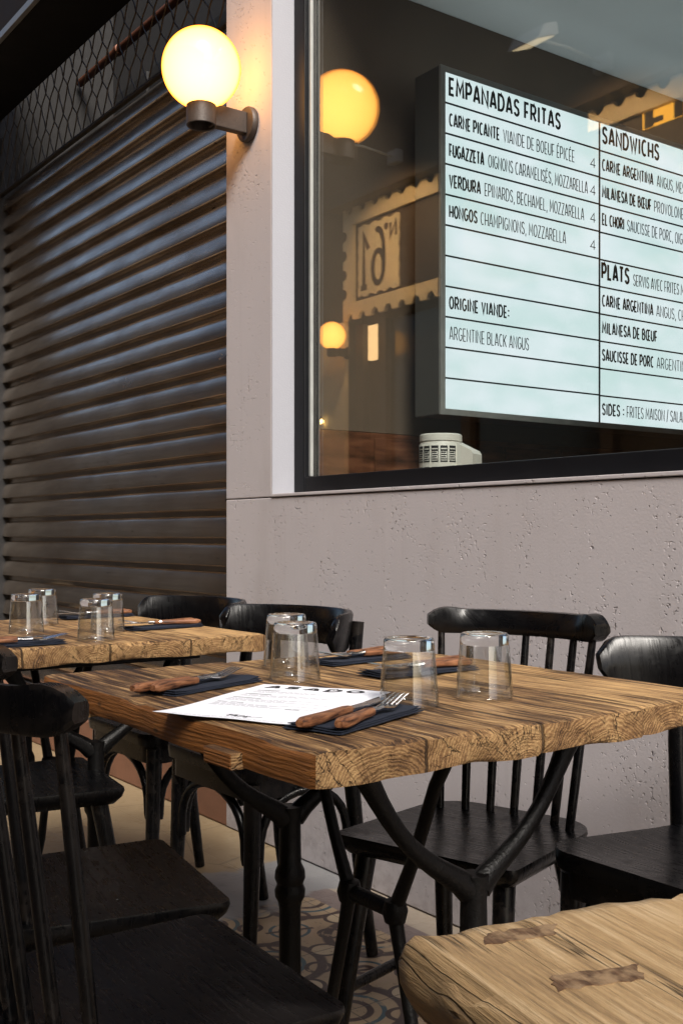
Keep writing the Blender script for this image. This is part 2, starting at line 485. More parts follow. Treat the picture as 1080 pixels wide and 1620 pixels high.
# ------------------------------------------------------------------ mesh helpers
class MB:
    def __init__(s):
        s.v, s.f = [], []

    def add(s, vs, fs):
        o = len(s.v)
        s.v += [Vector(p) for p in vs]
        s.f += [[i + o for i in q] for q in fs]
        return s

    def box(s, a, b, bev=0.0, mat=None):
        bm = bmesh.new()
        bmesh.ops.create_cube(bm, size=1)
        c0 = [(p + q) / 2 for p, q in zip(a, b)]
        d = [abs(q - p) for p, q in zip(a, b)]
        for v in bm.verts:
            v.co = Vector((v.co[i] * d[i] + c0[i] for i in range(3)))
        if bev > 0:
            bmesh.ops.bevel(bm, geom=bm.edges[:], offset=bev, segments=2, affect='EDGES', profile=.6)
        bm.verts.index_update()
        vs = [mat @ v.co if mat else v.co.copy() for v in bm.verts]
        fs = [[v.index for v in f.verts] for f in bm.faces]
        bm.free()
        return s.add(vs, fs)

    def tube(s, pts, rad, n=10, flat=1.0, cap=True):
        pts = [Vector(p) for p in pts]
        if not hasattr(rad, '__len__'):
            rad = [rad] * len(pts)
        vs, fs = [], []
        up = None
        for i, p in enumerate(pts):
            t = (pts[min(i + 1, len(pts) - 1)] - pts[max(i - 1, 0)]).normalized()
            if up is None:
                up = Vector((0, 0, 1)) if abs(t.z) < .9 else Vector((0, 1, 0))
            a = (up - t * up.dot(t)).normalized()
            up = a
            b = t.cross(a)
            for j in range(n):
                an = 2 * pi * j / n
                vs.append(p + a * cos(an) * rad[i] + b * sin(an) * rad[i] * flat)
        for i in range(len(pts) - 1):
            for j in range(n):
                fs.append([i * n + j, i * n + (j + 1) % n, (i + 1) * n + (j + 1) % n, (i + 1) * n + j])
        if cap:
            fs.append(list(range(n))[::-1])
            fs.append([(len(pts) - 1) * n + j for j in range(n)])
        return s.add(vs, fs)

    def lathe(s, prof, n=32, at=(0, 0, 0), axis='Z'):
        vs, fs = [], []
        for r_, z_ in prof:
            for j in range(n):
                a = 2 * pi * j / n
                p = (r_ * cos(a), r_ * sin(a), z_)
                if axis == 'Y':
                    p = (p[0], p[2], p[1])
                vs.append(Vector(p) + Vector(at))
        for i in range(len(prof) - 1):
            for j in range(n):
                fs.append([i * n + j, i * n + (j + 1) % n, (i + 1) * n + (j + 1) % n, (i + 1) * n + j])
        if prof[0][0] > 1e-6:
            fs.append(list(range(n))[::-1])
        if prof[-1][0] > 1e-6:
            fs.append([(len(prof) - 1) * n + j for j in range(n)])
        return s.add(vs, fs)

    def prism(s, poly, z0, z1, tf=None):
        n = len(poly)
        vs = [Vector((x, y, z0)) for x, y in poly] + [Vector((x, y, z1)) for x, y in poly]
        if tf:
            vs = [tf(p) for p in vs]
        fs = [list(range(n))[::-1], list(range(n, 2 * n))] + [[i, (i + 1) % n, n + (i + 1) % n, n + i] for i in range(n)]
        return s.add(vs, fs)

    def loft(s, rings, closed=True, caps=True):
        n = len(rings[0])
        vs = [p for r_ in rings for p in r_]
        fs = []
        for i in range(len(rings) - 1):
            for j in range(n if closed else n - 1):
                fs.append([i * n + j, i * n + (j + 1) % n, (i + 1) * n + (j + 1) % n, (i + 1) * n + j])
        if caps:
            fs.append(list(range(n))[::-1])
            fs.append([(len(rings) - 1) * n + j for j in range(n)])
        return s.add(vs, fs)

    def build(s, name, mat, parent=None, smooth=True, angle=40):
        me = bpy.data.meshes.new(name)
        me.from_pydata([tuple(p) for p in s.v], [], s.f)
        bm = bmesh.new()
        bm.from_mesh(me)
        bmesh.ops.remove_doubles(bm, verts=bm.verts[:], dist=1e-6)
        bmesh.ops.recalc_face_normals(bm, faces=bm.faces[:])
        bm.to_mesh(me)
        bm.free()
        if smooth:
            for p in me.polygons:
                p.use_smooth = True
            me.set_sharp_from_angle(angle=R(angle))
        me.materials.append(mat)
        o = bpy.data.objects.new(name, me)
        COL.objects.link(o)
        if parent:
            o.parent = parent
        return o


def tag(o, label=None, cat=None, group=None, kind=None):
    for k, v in (('label', label), ('category', cat), ('group', group), ('kind', kind)):
        if v:
            o[k] = v
    return o


def thing(name, loc=(0, 0, 0), rz=0.0, label=None, cat=None, group=None):
    o = bpy.data.objects.new(name, None)
    COL.objects.link(o)
    o.location = loc
    o.rotation_euler = (0, 0, rz)
    o.empty_display_size = .1
    return tag(o, label, cat, group)


def copy_tree(o, parent=None):
    c_ = o.copy()
    COL.objects.link(c_)
    if parent:
        c_.parent = parent
    for ch in list(o.children):
        copy_tree(ch, c_)
    return c_


# ------------------------------------------------------------------ stroke lettering
def arc(cx, cy, rx, ry, a0, a1, n=10):
    return [(cx + rx * cos(R(a0 + (a1 - a0) * i / n)), cy + ry * sin(R(a0 + (a1 - a0) * i / n))) for i in range(n + 1)]


_O = arc(.5, .5, .5, .5, 90, 450, 22)
_S = arc(.5, .76, .46, .24, 20, 180, 8) + [(.12, .60), (.85, .42)] + arc(.5, .24, .48, .24, 0, -165, 8)
GL = {
    'A': (1, [[(0, 0), (.38, .93), (.5, 1), (.62, .93), (1, 0)], [(.16, .27), (.84, .27)]]),
    'B': (.9, [[(0, 0), (0, 1)], [(0, 1), (.5, 1)] + arc(.5, .78, .4, .22, 90, -90, 8) + [(0, .56)], [(0, .56), (.5, .56)] + arc(.5, .28, .5, .28, 90, -90, 8) + [(0, 0)]]),
    'C': (.9, [arc(.55, .5, .55, .5, 55, 305, 16)]),
    'D': (1, [[(0, 0), (0, 1), (.4, 1)] + arc(.4, .5, .6, .5, 90, -90, 12) + [(0, 0)]]),
    'E': (.72, [[(1, 1), (0, 1), (0, 0), (1, 0)], [(0, .42), (.85, .42)]]),
    'F': (.7, [[(1, 1), (0, 1), (0, 0)], [(0, .42), (.85, .42)]]),
    'G': (1, [arc(.52, .5, .52, .5, 50, 290, 16) + [(1, .2), (1, .45), (.6, .45)]]),
    'H': (.95, [[(0, 0), (0, 1)], [(1, 0), (1, 1)], [(0, .42), (1, .42)]]),
    'I': (.16, [[(.5, 0), (.5, 1)]]),
    'J': (.6, [[(1, 1), (1, .3)] + arc(.5, .28, .5, .28, 0, -160, 8)]),
    'K': (.9, [[(0, 0), (0, 1)], [(1, 1), (0, .42)], [(.25, .56), (1, 0)]]),
    'L': (.7, [[(0, 1), (0, 0), (1, 0)]]),
    'M': (1.2, [[(0, 0), (.08, 1), (.5, .3), (.92, 1), (1, 0)]]),
    'N': (1, [[(0, 0), (0, 1), (1, 0), (1, 1)]]),
    'O': (1.05, [_O]),
    'P': (.88, [[(0, 0), (0, 1), (.5, 1)] + arc(.5, .70, .5, .30, 90, -90, 8) + [(0, .40)]]),
    'R': (.92, [[(0, 0), (0, 1), (.5, 1)] + arc(.5, .72, .45, .28, 90, -90, 8) + [(0, .44)], [(.45, .44), (1, 0)]]),
    'S': (.82, [_S]),
    'T': (.85, [[(0, 1), (1, 1)], [(.5, 1), (.5, 0)]]),
    'U': (.95, [[(0, 1), (0, .32)] + arc(.5, .32, .5, .32, 180, 360, 10) + [(1, 1)]]),
    'V': (.95, [[(0, 1), (.5, 0), (1, 1)]]),
    'W': (1.35, [[(0, 1), (.25, 0), (.5, .8), (.75, 0), (1, 1)]]),
    'X': (.9, [[(0, 0), (1, 1)], [(0, 1), (1, 0)]]),
    'Y': (.9, [[(0, 1), (.5, .45), (1, 1)], [(.5, .45), (.5, 0)]]),
    'Z': (.85, [[(0, 1), (1, 1), (0, 0), (1, 0)]]),
    'É': (.72, [[(1, 1), (0, 1), (0, 0), (1, 0)], [(0, .42), (.85, .42)], [(.3, 1.1), (.7, 1.24)]]),
    'Œ': (1.5, [arc(.35, .5, .35, .5, 70, 290, 14) + [(1, 0)], [(.47, .97), (1, 1)], [(.58, 0), (.58, 1)], [(.58, .42), (.92, .42)]]),
    '4': (.8, [[(.72, 0), (.72, 1), (0, .28), (1, .28)]]),
    '1': (.5, [[(0, .72), (.6, 1), (.6, 0)], [(.2, 0), (1, 0)]]),
    '6': (.8, [arc(.5, .30, .5, .30, 0, 360, 18), [(0, .30), (0, .62)] + arc(.52, .60, .52, .40, 180, 70, 8)]),
    '9': (.8, [arc(.5, .70, .5, .30, 0, 360, 18), [(1, .70), (1, .45)] + arc(.45, .42, .55, .42, 0, -80, 8)]),
    ':': (.2, [[(.5, .12), (.5, .26)], [(.5, .56), (.5, .70)]]),
    ',': (.2, [[(.6, .08), (.3, -.16)]]),
    '/': (.5, [[(0, -.1), (1, 1.1)]]),
    '°': (.4, [arc(.5, .85, .5, .13, 0, 360, 10)]),
    '.': (.2, [[(.5, 0), (.5, .1)]]),
}


def strip(mb, pts, wd, tf, depth):
    """one stroke: a mitred ribbon, thickened by depth"""
    P_ = [Vector((a, b)) for a, b in pts]
    closed = (P_[0] - P_[-1]).length < 1e-6
    L, Rr = [], []
    n = len(P_)
    for i in range(n):
        a = P_[i - 1] if i > 0 else (P_[-2] if closed else None)
        b = P_[i + 1] if i < n - 1 else (P_[1] if closed else None)
        d1 = (P_[i] - a).normalized() if a is not None else None
        d2 = (b - P_[i]).normalized() if b is not None else None
        if d1 is None:
            d1 = d2
        if d2 is None:
            d2 = d1
        n1, n2 = Vector((-d1.y, d1.x)), Vector((-d2.y, d2.x))
        mm = n1 + n2
        if mm.length < .2:
            mm = n1
        mm.normalize()
        k = wd / 2 / max(.45, mm.dot(n1))
        L.append(P_[i] + mm * k)
        Rr.append(P_[i] - mm * k)
    rings = []
    for l_, r_ in zip(L, Rr):
        rings.append([tf(l_.x, l_.y, 0), tf(l_.x, l_.y, depth), tf(r_.x, r_.y, depth), tf(r_.x, r_.y, 0)])
    mb.loft(rings)


def text(mb, s_, w_total, h, bold, tf, depth=.0008):
    """letter a string into width w_total, cap height h; tf maps (x, y, out) to a point"""
    gap, space = .30 + bold * 1.6, .55 + bold
    adv = 0
    items = []
    for ch in s_:
        if ch == ' ':
            adv += space
            continue
        gw, st_ = GL[ch]
        items.append((adv, gw, st_))
        adv += gw + gap
    k = w_total / (adv - gap)
    wd = bold * h
    q = 0
    for x0, gw, st_ in items:
        for pl in st_:
            q += 1
            dd = depth + (q % 5) * .00008
            pp = [((x0 + a * gw) * k, wd / 2 + b * (h - wd)) for a, b in pl]
            strip(mb, pp, wd, tf, dd)


# ------------------------------------------------------------------ ground
gb = MB()
gb.add([(-40, -12, 0), (12, -12, 0), (12, 12, 0), (-40, 12, 0)], [[0, 1, 2, 3]])
tag(gb.build('floor', M['floor'], smooth=False), kind='structure')

# ------------------------------------------------------------------ shop facade with its window
XP0, XP1 = -3.183, -2.895          # pillar
WY, GY = 1.82, 1.912               # wall face, glass
ZS = 1.098
fac = thing('shop_facade', (-2.0, WY, 0), label='mauve grey pitted stone shop front with a large black framed window', cat='shop front')
def fpt(a):
    return (a[0] + 2.0, a[1] - WY, a[2])
def fbox(mb, a, b, bev=0.0):
    return mb.box(fpt(a), fpt(b), bev)
WX1, WZ1 = 0.7, 3.0
FY0, FY1 = 1.885, 1.940
b = MB()
fbox(b, (XP0, WY, 0.004), (2.6, WY + .30, ZS - .002), .003)
fbox(b, (XP0, WY, ZS + .001), (XP1 - .004, WY + .15, 5.2), .003)
fbox(b, (WX1, WY, ZS + .001), (2.6, WY + .30, WZ1), .003)
fbox(b, (XP1 - .002, WY, WZ1 + .002), (2.6, WY + .30, 5.2), .003)
b.build('stone_wall', M['stone'], fac, smooth=False)
b = MB()
b.prism([(XP1 - .0035 + 2.0, .001), (XP1 + 2.0, .001), (XP1 + .0255 + 2.0, FY0 - WY - .001), (XP1 + .0255 + 2.0, .12), (XP1 - .0035 + 2.0, .12)], ZS + .002 , WZ1)
b.build('window_reveal', M['reveal'], fac, smooth=False)
b = MB()
fbox(b, (XP1 + .002, WY - .004, ZS + .0005), (WX1, WY + .12, ZS + .010), .002)
b.build('window_sill', M['stone'], fac, smooth=False)
b = MB()
fbox(b, (XP1 + .026, FY0, ZS + .011), (XP1 + .085, FY1, WZ1 - .001), .003)
fbox(b, (XP1 + .086, FY0 + .002, ZS + .011), (WX1, FY1, ZS + .062), .003)
fbox(b, (XP1 + .086, FY0 + .002, WZ1 - .06), (WX1, FY1, WZ1 - .001), .003)
fbox(b, (WX1 - .05, FY0, ZS + .063), (WX1 - .001, FY1, WZ1 - .061), .003)
wf = b.build('window_frame', M['frame'], fac, smooth=False)
b = MB()
fbox(b, (XP1 + .0855, GY - .012, ZS + .064), (XP1 + .097, GY - .0005, WZ1 - .062), .002)
b.build('glazing_bead', M['alu'], wf, smooth=False)
b = MB()
fbox(b, (XP1 + .086, GY, ZS + .063), (WX1 - .051, GY + .006, WZ1 - .061))
b.build('window_pane', M['glass'], fac, smooth=False)

# interior of the shop
room = thing('shop_interior', (-1, 4, 0), label='dim brown room with grey ceiling behind the shop window', cat='room')
def rbox(mb, a, b_, bev=0.0):
    return mb.box((a[0] + 1, a[1] - 4, a[2]), (b_[0] + 1, b_[1] - 4, b_[2]), bev)
b = MB()
rbox(b, (-3.05, 1.972, 1.32), (-2.87, 6.5, 2.80))
rbox(b, (-3.05, 6.5, 0.01), (2.5, 6.7, 2.80))
rbox(b, (2.4, 2.125, 0.01), (2.5, 6.5, 2.80))
b.build('wall', M['int_wall'], room, smooth=False)
b = MB()
rbox(b, (-3.04, 2.125, .01), (-2.868, 6.5, 1.09), .002)
rbox(b, (-3.04, 1.974, 1.092), (-2.868, 6.5, 1.318), .002)
for i in range(14):
    rbox(b, (-2.866, 2.2 + i * .30, .1), (-2.860, 2.2 + i * .30 + .285, 1.30), .002)
b.build('wood_panelling', M['wainscot'], room, smooth=False)
b = MB()
rbox(b, (-3.05, 2.125, 2.802), (2.5, 6.7, 2.9))
b.build('ceiling', M['int_ceil'], room, smooth=False)
b = MB()
rbox(b, (-2.86, 2.2, .006), (2.39, 6.49, .012))
b.build('room_floor', M['int_floor'], room, smooth=False)
b = MB()
rbox(b, (-2.85, 1.97, ZS - .03), (WX1, 2.32, ZS + .02), .004)
b.build('inner_ledge', M['wainscot'], room, smooth=False)

# lightbox menu board
LX = -2.63
lb = thing('menu_lightbox', (LX, 3.2, 1.376), label='backlit white menu lightbox with dark lettering inside the window', cat='menu sign')
LYA, LYB, LZA, LZB = 2.283 - 3.2, 4.45 - 3.2, -.012, 1.104
b = MB()
b.box((-.125, LYA, LZA), (-.006, LYB, LZB), .004)
b.build('cabinet', M['cabinet'], lb, smooth=False)
b = MB()
b.box((-.115, LYA + .02, LZB + .0005), (-.02, LYB - .02, LZB + .003))
b.build('added_top_glow', M['added_glow'], lb, smooth=False)  # unseen glowing strip added on the cabinet top to brighten the ceiling
b = MB()
fw = .020
b.box((-.005, LYA, LZA), (.0045, LYA + fw, LZB), .001)
b.box((-.005, LYB - fw, LZA), (.0045, LYB, LZB), .001)
b.box((-.005, LYA + fw, LZB - fw), (.0045, LYB - fw, LZB - .0005), .001)
b.box((-.005, LYA + fw, LZA + .0005), (.0045, LYB - fw, LZA + fw), .001)
b.build('frame', M['alu'], lb, smooth=False)
b = MB()
b.box((-.004, LYA + fw, LZA + fw), (.002, LYB - fw, LZB - fw))
b.build('lit_panel', M['panel'], lb, smooth=False)
PH = (LZB - LZA - 2 * fw) / 11
b = MB()
for i in range(1, 11):
    zz = LZB - fw - PH * i
    b.box((.0022, LYA + fw, zz - .0026), (.0050, 3.034 - 3.2 - .004, zz + .0026))
    b.box((.0022, 3.034 - 3.2 + .004, zz - .0026 - .002), (.0050, LYB - fw, zz + .0026 - .002))
b.box((.0022, 3.034 - 3.2 - .003, LZA + fw), (.0056, 3.034 - 3.2 + .003, LZB - fw))
b.build('row_rail', M['letter'], lb, smooth=False)
def lb_text(row, s_, y0, y1, h, bold):
    z0 = LZB - fw - PH * (row + 1) + .026
    mb = MB()
    text(mb, s_, y1 - y0, h, bold, lambda a, c_, d: Vector((.0022 + d, y0 - 3.2 + a, z0 + c_)))
    mb.build('bold_lettering' if bold > .12 else 'thin_lettering', M['letter'] if bold > .12 else M['thin_letter'], lb, smooth=False)
lb_text(0, 'EMPANADAS FRITAS', 2.322, 2.831, .060, .15)
for row, s_, y1 in ((1, 'CARNE PICANTE', 2.54), (2, 'FUGAZZETA', 2.470), (3, 'VERDURA', 2.455), (4, 'HONGOS', 2.440), (7, 'ORIGINE VIANDE:', 2.585)):
    lb_text(row, s_, 2.322, y1, .043, .135)
for row, s_, y0, y1 in ((1, 'VIANDE DE BOEUF ÉPICÉE', 2.560, 2.904), (2, 'OIGNONS CARAMELISÉS, MOZZARELLA', 2.492, 2.972),
                        (3, 'EPINARDS, BECHAMEL, MOZZARELLA', 2.476, 2.953), (4, 'CHAMPIGNONS, MOZZARELLA', 2.458, 2.860), (8, 'ARGENTINE BLACK ANGUS', 2.322, 2.678)):
    lb_text(row, s_, y0, y1, .043, .07)
for row in (1, 2, 3, 4):
    lb_text(row, '4', 2.988, 3.014, .036, .09)
lb_text(0, 'SANDWICHS', 3.054, 3.366, .064, .15)
for row, s_, y1 in ((1, 'CARNE ARGENTINA', 3.333), (2, 'MILANESA DE BŒUF', 3.322), (3, 'EL CHORI', 3.168), (6, 'CARNE ARGENTINA', 3.333), (7, 'MILANESA DE BŒUF', 3.356), (8, 'SAUCISSE DE PORC', 3.335), (10, 'SIDES :', 3.168)):
    lb_text(row, s_, 3.052, y1, .044, .135)
lb_text(5, 'PLATS', 3.050, 3.195, .062, .16)
for row, s_, y0, y1 in ((1, 'ANGUS, MESCLUN', 3.358, 3.595), (2, 'PROVOLONE, TOMATE', 3.342, 3.655), (3, 'SAUCISSE DE PORC, OIGNONS', 3.188, 3.585), (5, 'SERVIS AVEC FRITES MAISON', 3.222, 3.60),
                        (6, 'ANGUS, CHIMICHURRI', 3.355, 3.685), (8, 'ARGENTINE', 3.357, 3.545), (10, 'FRITES MAISON / SALADE', 3.186, 3.545)):
    lb_text(row, s_, y0, y1, .043, .07)

# white tub on the inner ledge
tub = thing('plastic_tub', (-2.45, 2.13, ZS + .0205), label='white tub with black printed label squares on the window ledge', cat='tub')
b = MB()
b.lathe([(.062, 0), (.064, .004), (.064, .128), (.060, .134), (.060, .137), (.063, .138), (.063, .155), (.058, .159), (0, .159)], 40)
b.build('tub_body', M['white_plastic'], tub)
b = MB()
for row, (za, zb) in enumerate(((.018, .060), (.074, .122))):
    for k in range(9):
        a0 = R(150 + k * 24)
        ang = R(19)
        def seg(r_, q0, q1, z0, z1, a0=a0, ang=ang):
            n = 4
            ring = []
            for i in range(n + 1):
                a = a0 + ang * (q0 + (q1 - q0) * i / n)
                ring.append([Vector((r_ * cos(a), r_ * sin(a), z0)), Vector((r_ * cos(a), r_ * sin(a), z1)), Vector(((r_ - .0004) * cos(a), (r_ - .0004) * sin(a), z1)), Vector(((r_ - .0004) * cos(a), (r_ - .0004) * sin(a), z0))])
            b.loft(ring)
        seg(.0649, 0, 1, za, za + .004)
        seg(.0649, 0, 1, zb - .007, zb)
        seg(.0649, 0, .07, za, zb - .007)
        seg(.0649, .93, 1, za, zb - .007)
        for j in range(5):
            seg(.0648, .12, .88 - .1 * (j % 2), za + .007 + j * .0065, za + .0102 + j * .0065)
        seg(.0649, 0, 1, zb - .016, zb - .011)
b.build('printed_label', M['ink'], tub, smooth=False)
bxs = thing('white_carton', (-2.385, 2.175, ZS + .0205), R(25), label='plain white carton with a slanted top behind the labelled tub', cat='carton')
b = MB()
b.prism([(-.04, 0), (.033, 0), (.033, .098), (.027, .108), (-.04, .142)], -.035, .035, lambda p: Vector((p.x, p.z, p.y)))
b.build('carton_body', M['white_plastic'], bxs, smooth=False)

# ------------------------------------------------------------------ roller shutter bay
SY, SX0, SX1, SZ0, SZ1 = 2.05, -6.08, XP0 + .12, .20, 2.885
st_ = thing('threshold_step', (-5, WY, 0), label='low reddish brown step below the roller shutter', cat='step')
b = MB()
b.box((-4, .002, .002), (XP0 + 5 - .003, .38, .19), .006)
b.build('step_block', M['terracotta'], st_, smooth=False)
sh = thing('roller_shutter', (-4.6, SY, SZ0), label='closed ribbed steel roller shutter filling the bay left of the pillar', cat='shutter')
b = MB()
pitch = .1074
nsl = 25
prof = []
for k in range(nsl):
    z0 = k * pitch
    for q, o_ in ((0.0, .006), (.13, .006), (.14, -.012), (.155, -.0205), (.18, -.0235), (.24, -.0232), (.42, -.0200), (.60, -.0152), (.76, -.0098), (.88, -.0040), (.93, .0), (.94, .006)):
        prof.append((z0 + q * pitch, o_))
prof.append((nsl * pitch, .006))
rings = []
for q_ in range(49):
    xx = SX0 + 4.6 + (SX1 - SX0) * q_ / 48
    def dent(z_, xx=xx):
        k_ = math.floor(z_ / pitch + .001)
        return .0022 * noise.noise(Vector((xx * 1.7, k_ * 5.3, 2))) + .0016 * noise.noise(Vector((xx * 6, k_ * 3.1, 9)))
    rings.append([Vector((xx, o_ + dent(z_), z_ + .0012 * noise.noise(Vector((xx * 2.3, math.floor(z_ / pitch + .001) * 7.7, 5))))) for z_, o_ in prof] + [Vector((xx, .012, z_)) for z_ in (prof[-1][0], 0)])
b.loft(rings)
b.build('slat_curtain', M['steel'], sh, angle=35)
b = MB()
b.box((SX0 + 4.6 - .12, -.05, 0), (SX0 + 4.6 + .03, .05, SZ1 - SZ0 + .7), .004)
b.build('guide_rail', M['rail'], sh, smooth=False)
b = MB()
b.box((SX0 + 4.6 + .031, -.03, -.008), (SX1 + 4.6, .02, -.001), .001)
b.build('bottom_bar', M['rail'], sh, smooth=False)

# wire grille
gr = thing('wire_grille', (-4.6, 2.02, SZ1), label='dark diamond mesh grille above the roller shutter', cat='grille')
b = MB()
px_, pz_ = .118, .18
xa, xb = SX0 + 4.6, SX1 + 4.6
nrow = 4
for sgn in (1, -1):
    k = -10
    while k * px_ < (xb - xa) + 1.0:
        pts = []
        for i in range(nrow * 16 + 1):
            t = i / 16
            tt = t - .035 * sin(4 * pi * t)          # upright where two wires twist together
            xx = xa + k * px_ + sgn * tt * px_
            if xa <= xx <= xb:
                pts.append((xx, .003 * sgn * cos(2 * pi * t), t * pz_))
        if len(pts) > 2:
            b.tube(pts, .0034, 5)
        k += 1
b.build('wire_mesh', M['wire'], gr)
b = MB()
b.box((xa, -.012, -.012), (xb, .012, .0), .002)
b.build('grille_rail', M['rail'], gr, smooth=False)

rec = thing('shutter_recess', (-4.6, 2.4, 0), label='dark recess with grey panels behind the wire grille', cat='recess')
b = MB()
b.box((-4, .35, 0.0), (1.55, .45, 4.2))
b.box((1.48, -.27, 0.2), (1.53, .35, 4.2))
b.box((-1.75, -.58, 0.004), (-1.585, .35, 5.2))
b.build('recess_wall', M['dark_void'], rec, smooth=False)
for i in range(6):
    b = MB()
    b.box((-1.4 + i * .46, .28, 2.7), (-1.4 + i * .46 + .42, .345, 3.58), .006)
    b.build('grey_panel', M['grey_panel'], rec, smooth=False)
pp = thing('copper_pipe', (-4.6, 2.52, 3.66), label='orange brown pipe running behind the wire grille', cat='pipe')
b = MB()
b.tube([(-1.55, 0, 0), (1.45, 0, 0)], .022, 14)
for xx in (-1.0, 0, 1.0):
    b.lathe([(.026, -.02), (.029, -.018), (.029, .018), (.026, .02)], 14)
    for i in range(len(b.v) - 56, len(b.v)):
        p = b.v[i]
        b.v[i] = Vector((p.z + xx, p.y, p.x))
b.build('pipe_run', M['copper'], pp)

aw = thing('awning_box', (-5.6, 1.795, 3.28), label='black awning box and soffit above the shuttered bay', cat='awning')
b = MB()
b.box((-2.6, -.105, 0), (2.405, .21, .06), .003)
b.build('soffit', M['soffit'], aw, smooth=False)
b = MB()
b.box((-2.6, -.125, .03), (2.405, -.107, .62), .003)
b.build('fascia', M['fascia'], aw, smooth=False)
b = MB()
b.box((-2.6, -.131, -.004), (2.405, -.110, .028), .002)
b.build('edge_trim', M['trim'], aw, smooth=False)
b = MB()
b.box((-2.6, -.105, .062), (2.405, .21, .62))
b.build('awning_body', M['soffit'], aw, smooth=False)

# ------------------------------------------------------------------ globe lamps
def globe_lamp(loc, label, rot=0.0, rad=.124, group='globe wall lamps'):
    t = thing('globe_lamp', loc, rot, label, 'wall lamp', group)        # origin on the wall, local -Y points away from it
    k = rad / .124
    b = MB()
    b.lathe([(0, .001), (.054, .001), (.056, .004), (.056, .016), (.052, .021), (0, .021)], 36, axis='Y')
    for i in range(len(b.v)):
        b.v[i] = Vector((b.v[i].x, -b.v[i].y, b.v[i].z)) * k
    b.build('wall_plate', M['lamp_metal'], t)
    b = MB()
    b.box((-.016 * k, -.146 * k, -.034 * k), (.016 * k, -.0215 * k, .034 * k), .003)
    b.build('arm', M['lamp_metal'], t, smooth=False)
    b = MB()
    b.lathe([(.0, -.012), (.040, -.012), (.041, -.040), (.045, -.042), (.047, -.040), (.047, .022), (.044, .024), (0, .024)], 36, (0, -.178, 0))
    for i in range(len(b.v)):
        b.v[i] = b.v[i] * k
    b.build('cup', M['lamp_metal'], t)
    b = MB()
    n = 28
    a0 = math.asin(.043 / .124)
    pr = [(.124 * sin(a0 + (pi - a0) * i / n), -.124 * cos(a0 + (pi - a0) * i / n)) for i in range(n + 1)]
    pr[-1] = (0, .124)
    cz = .0235 + .124 * cos(a0)
    b.lathe([(r_ * k, z_ * k) for r_, z_ in pr], 48)
    g_ = b.build('globe', M['globe'], t)
    g_.location = (0, -.178 * k, cz * k)
    return t


globe_lamp((-3.028, WY, 2.305), 'glowing opal globe lamp on the stone pillar beside the shutter')

# ------------------------------------------------------------------ the other side of the passage (seen in the glass)
OY = -1.43
op = thing('opposite_building', (-5, OY, 0), label='dim brown building across the passage, mirrored in the window glass', cat='building')
b = MB()
b.box((-18, -.5, .004), (-2.2, -.001, 6.4))
b.box((-2.198, -.5, 3.75), (-.6, -.001, 6.4))
b.box((-.599, -.5, 3.75), (10, -.001, 5.15))  # unseen wall top, height set for how much sun reaches the tables
b.box((-2.198, -.5, .004), (10, -.14, 3.748))
b.build('wall', M['facade_op'], op, smooth=False)
b = MB()
b.box((-2.8, .001, .004), (-2.19, .04, 2.72), .004)
b.build('pilaster', M['cream'], op, smooth=False)
b = MB()
b.box((-2.3, -.13, 3.62), (6, .16, 3.745), .01)
b.build('cornice', M['brown_board'], op, smooth=False)
b = MB()
b.box((-2.18, -.138, .02), (-2.08, -.06, 2.70), .004)
b.box((-1.88, -.138, .02), (-1.78, -.06, 2.70), .004)
b.box((-.9, -.138, .02), (-.8, -.06, 2.70), .004)
b.box((.4, -.138, .02), (.5, -.06, 2.70), .004)
b.build('door_frame', M['brown_board'], op, smooth=False)
b = MB()
b.box((-1.77, -.139, .1), (-.91, -.11, 2.69))
b.box((-.79, -.139, .1), (.39, -.11, 2.69))
b.build('door_panel', M['door_glass'], op, smooth=False)
b = MB()
b.box((-2.06, -.139, 2.40), (-1.91, -.10, 2.68))
b.build('lit_sidelight', M['warm_strip'], op, smooth=False)

sb = thing('stamp_sign', (-5, OY, 2.72), label='cream sign board with perforated stamp edges and the number 61, mirrored in the glass', cat='sign')
def perf_board(mb, x0, x1, z0, z1, pitch_, rad_, border, y0, y1, full=True):
    """frame of four cream strips whose outer edges carry round bites"""
    def edge_strip(a0, a1, inner, outer, vert):
        n_ = max(1, int(round((a1 - a0) / pitch_)))
        p_ = (a1 - a0) / n_
        sg = 1 if outer > inner else -1
        pts = [(a0, inner)]
        pts.append((a0, outer))
        for i in range(n_):
            cx = a0 + (i + .5) * p_
            for j in range(9):
                an = pi - pi * j / 8
                pts.append((cx + rad_ * cos(an), outer - sg * rad_ * 1.15 * sin(an)))
        pts.append((a1, outer))
        pts.append((a1, inner))
        # split into quads between the outer curve and the inner line
        curve = pts[1:-1]
        for i in range(len(curve) - 1):
            a, c_ = curve[i], curve[i + 1]
            if abs(a[0] - c_[0]) < 1e-6:
                continue
            quad = [(a[0], inner), a, c_, (c_[0], inner)]
            if vert:
                quad = [(q[1], q[0]) for q in quad]
            vs = [Vector((q[0], y0, q[1])) for q in quad] + [Vector((q[0], y1, q[1])) for q in quad]
            mb.add(vs, [[0, 1, 2, 3], [7, 6, 5, 4], [0, 1, 5, 4], [1, 2, 6, 5], [2, 3, 7, 6], [3, 0, 4, 7]])
    edge_strip(x0, x1, z1 - border, z1, False)
    if not full:
        return
    edge_strip(x0, x1, z0 + border, z0, False)
    edge_strip(z0 + border + .001, z1 - border - .001, x0 + border, x0, True)
b = MB()
perf_board(b, -2.2, -1.02, 0.0, .90, .165, .045, .135, .02, .05)
b.build('stamp_border', M['cream'], sb, smooth=False)
b = MB()
b.box((-2.06, .0, .136), (-1.03, .018, .764))
b.build('dark_field', M['brown_board'], sb, smooth=False)
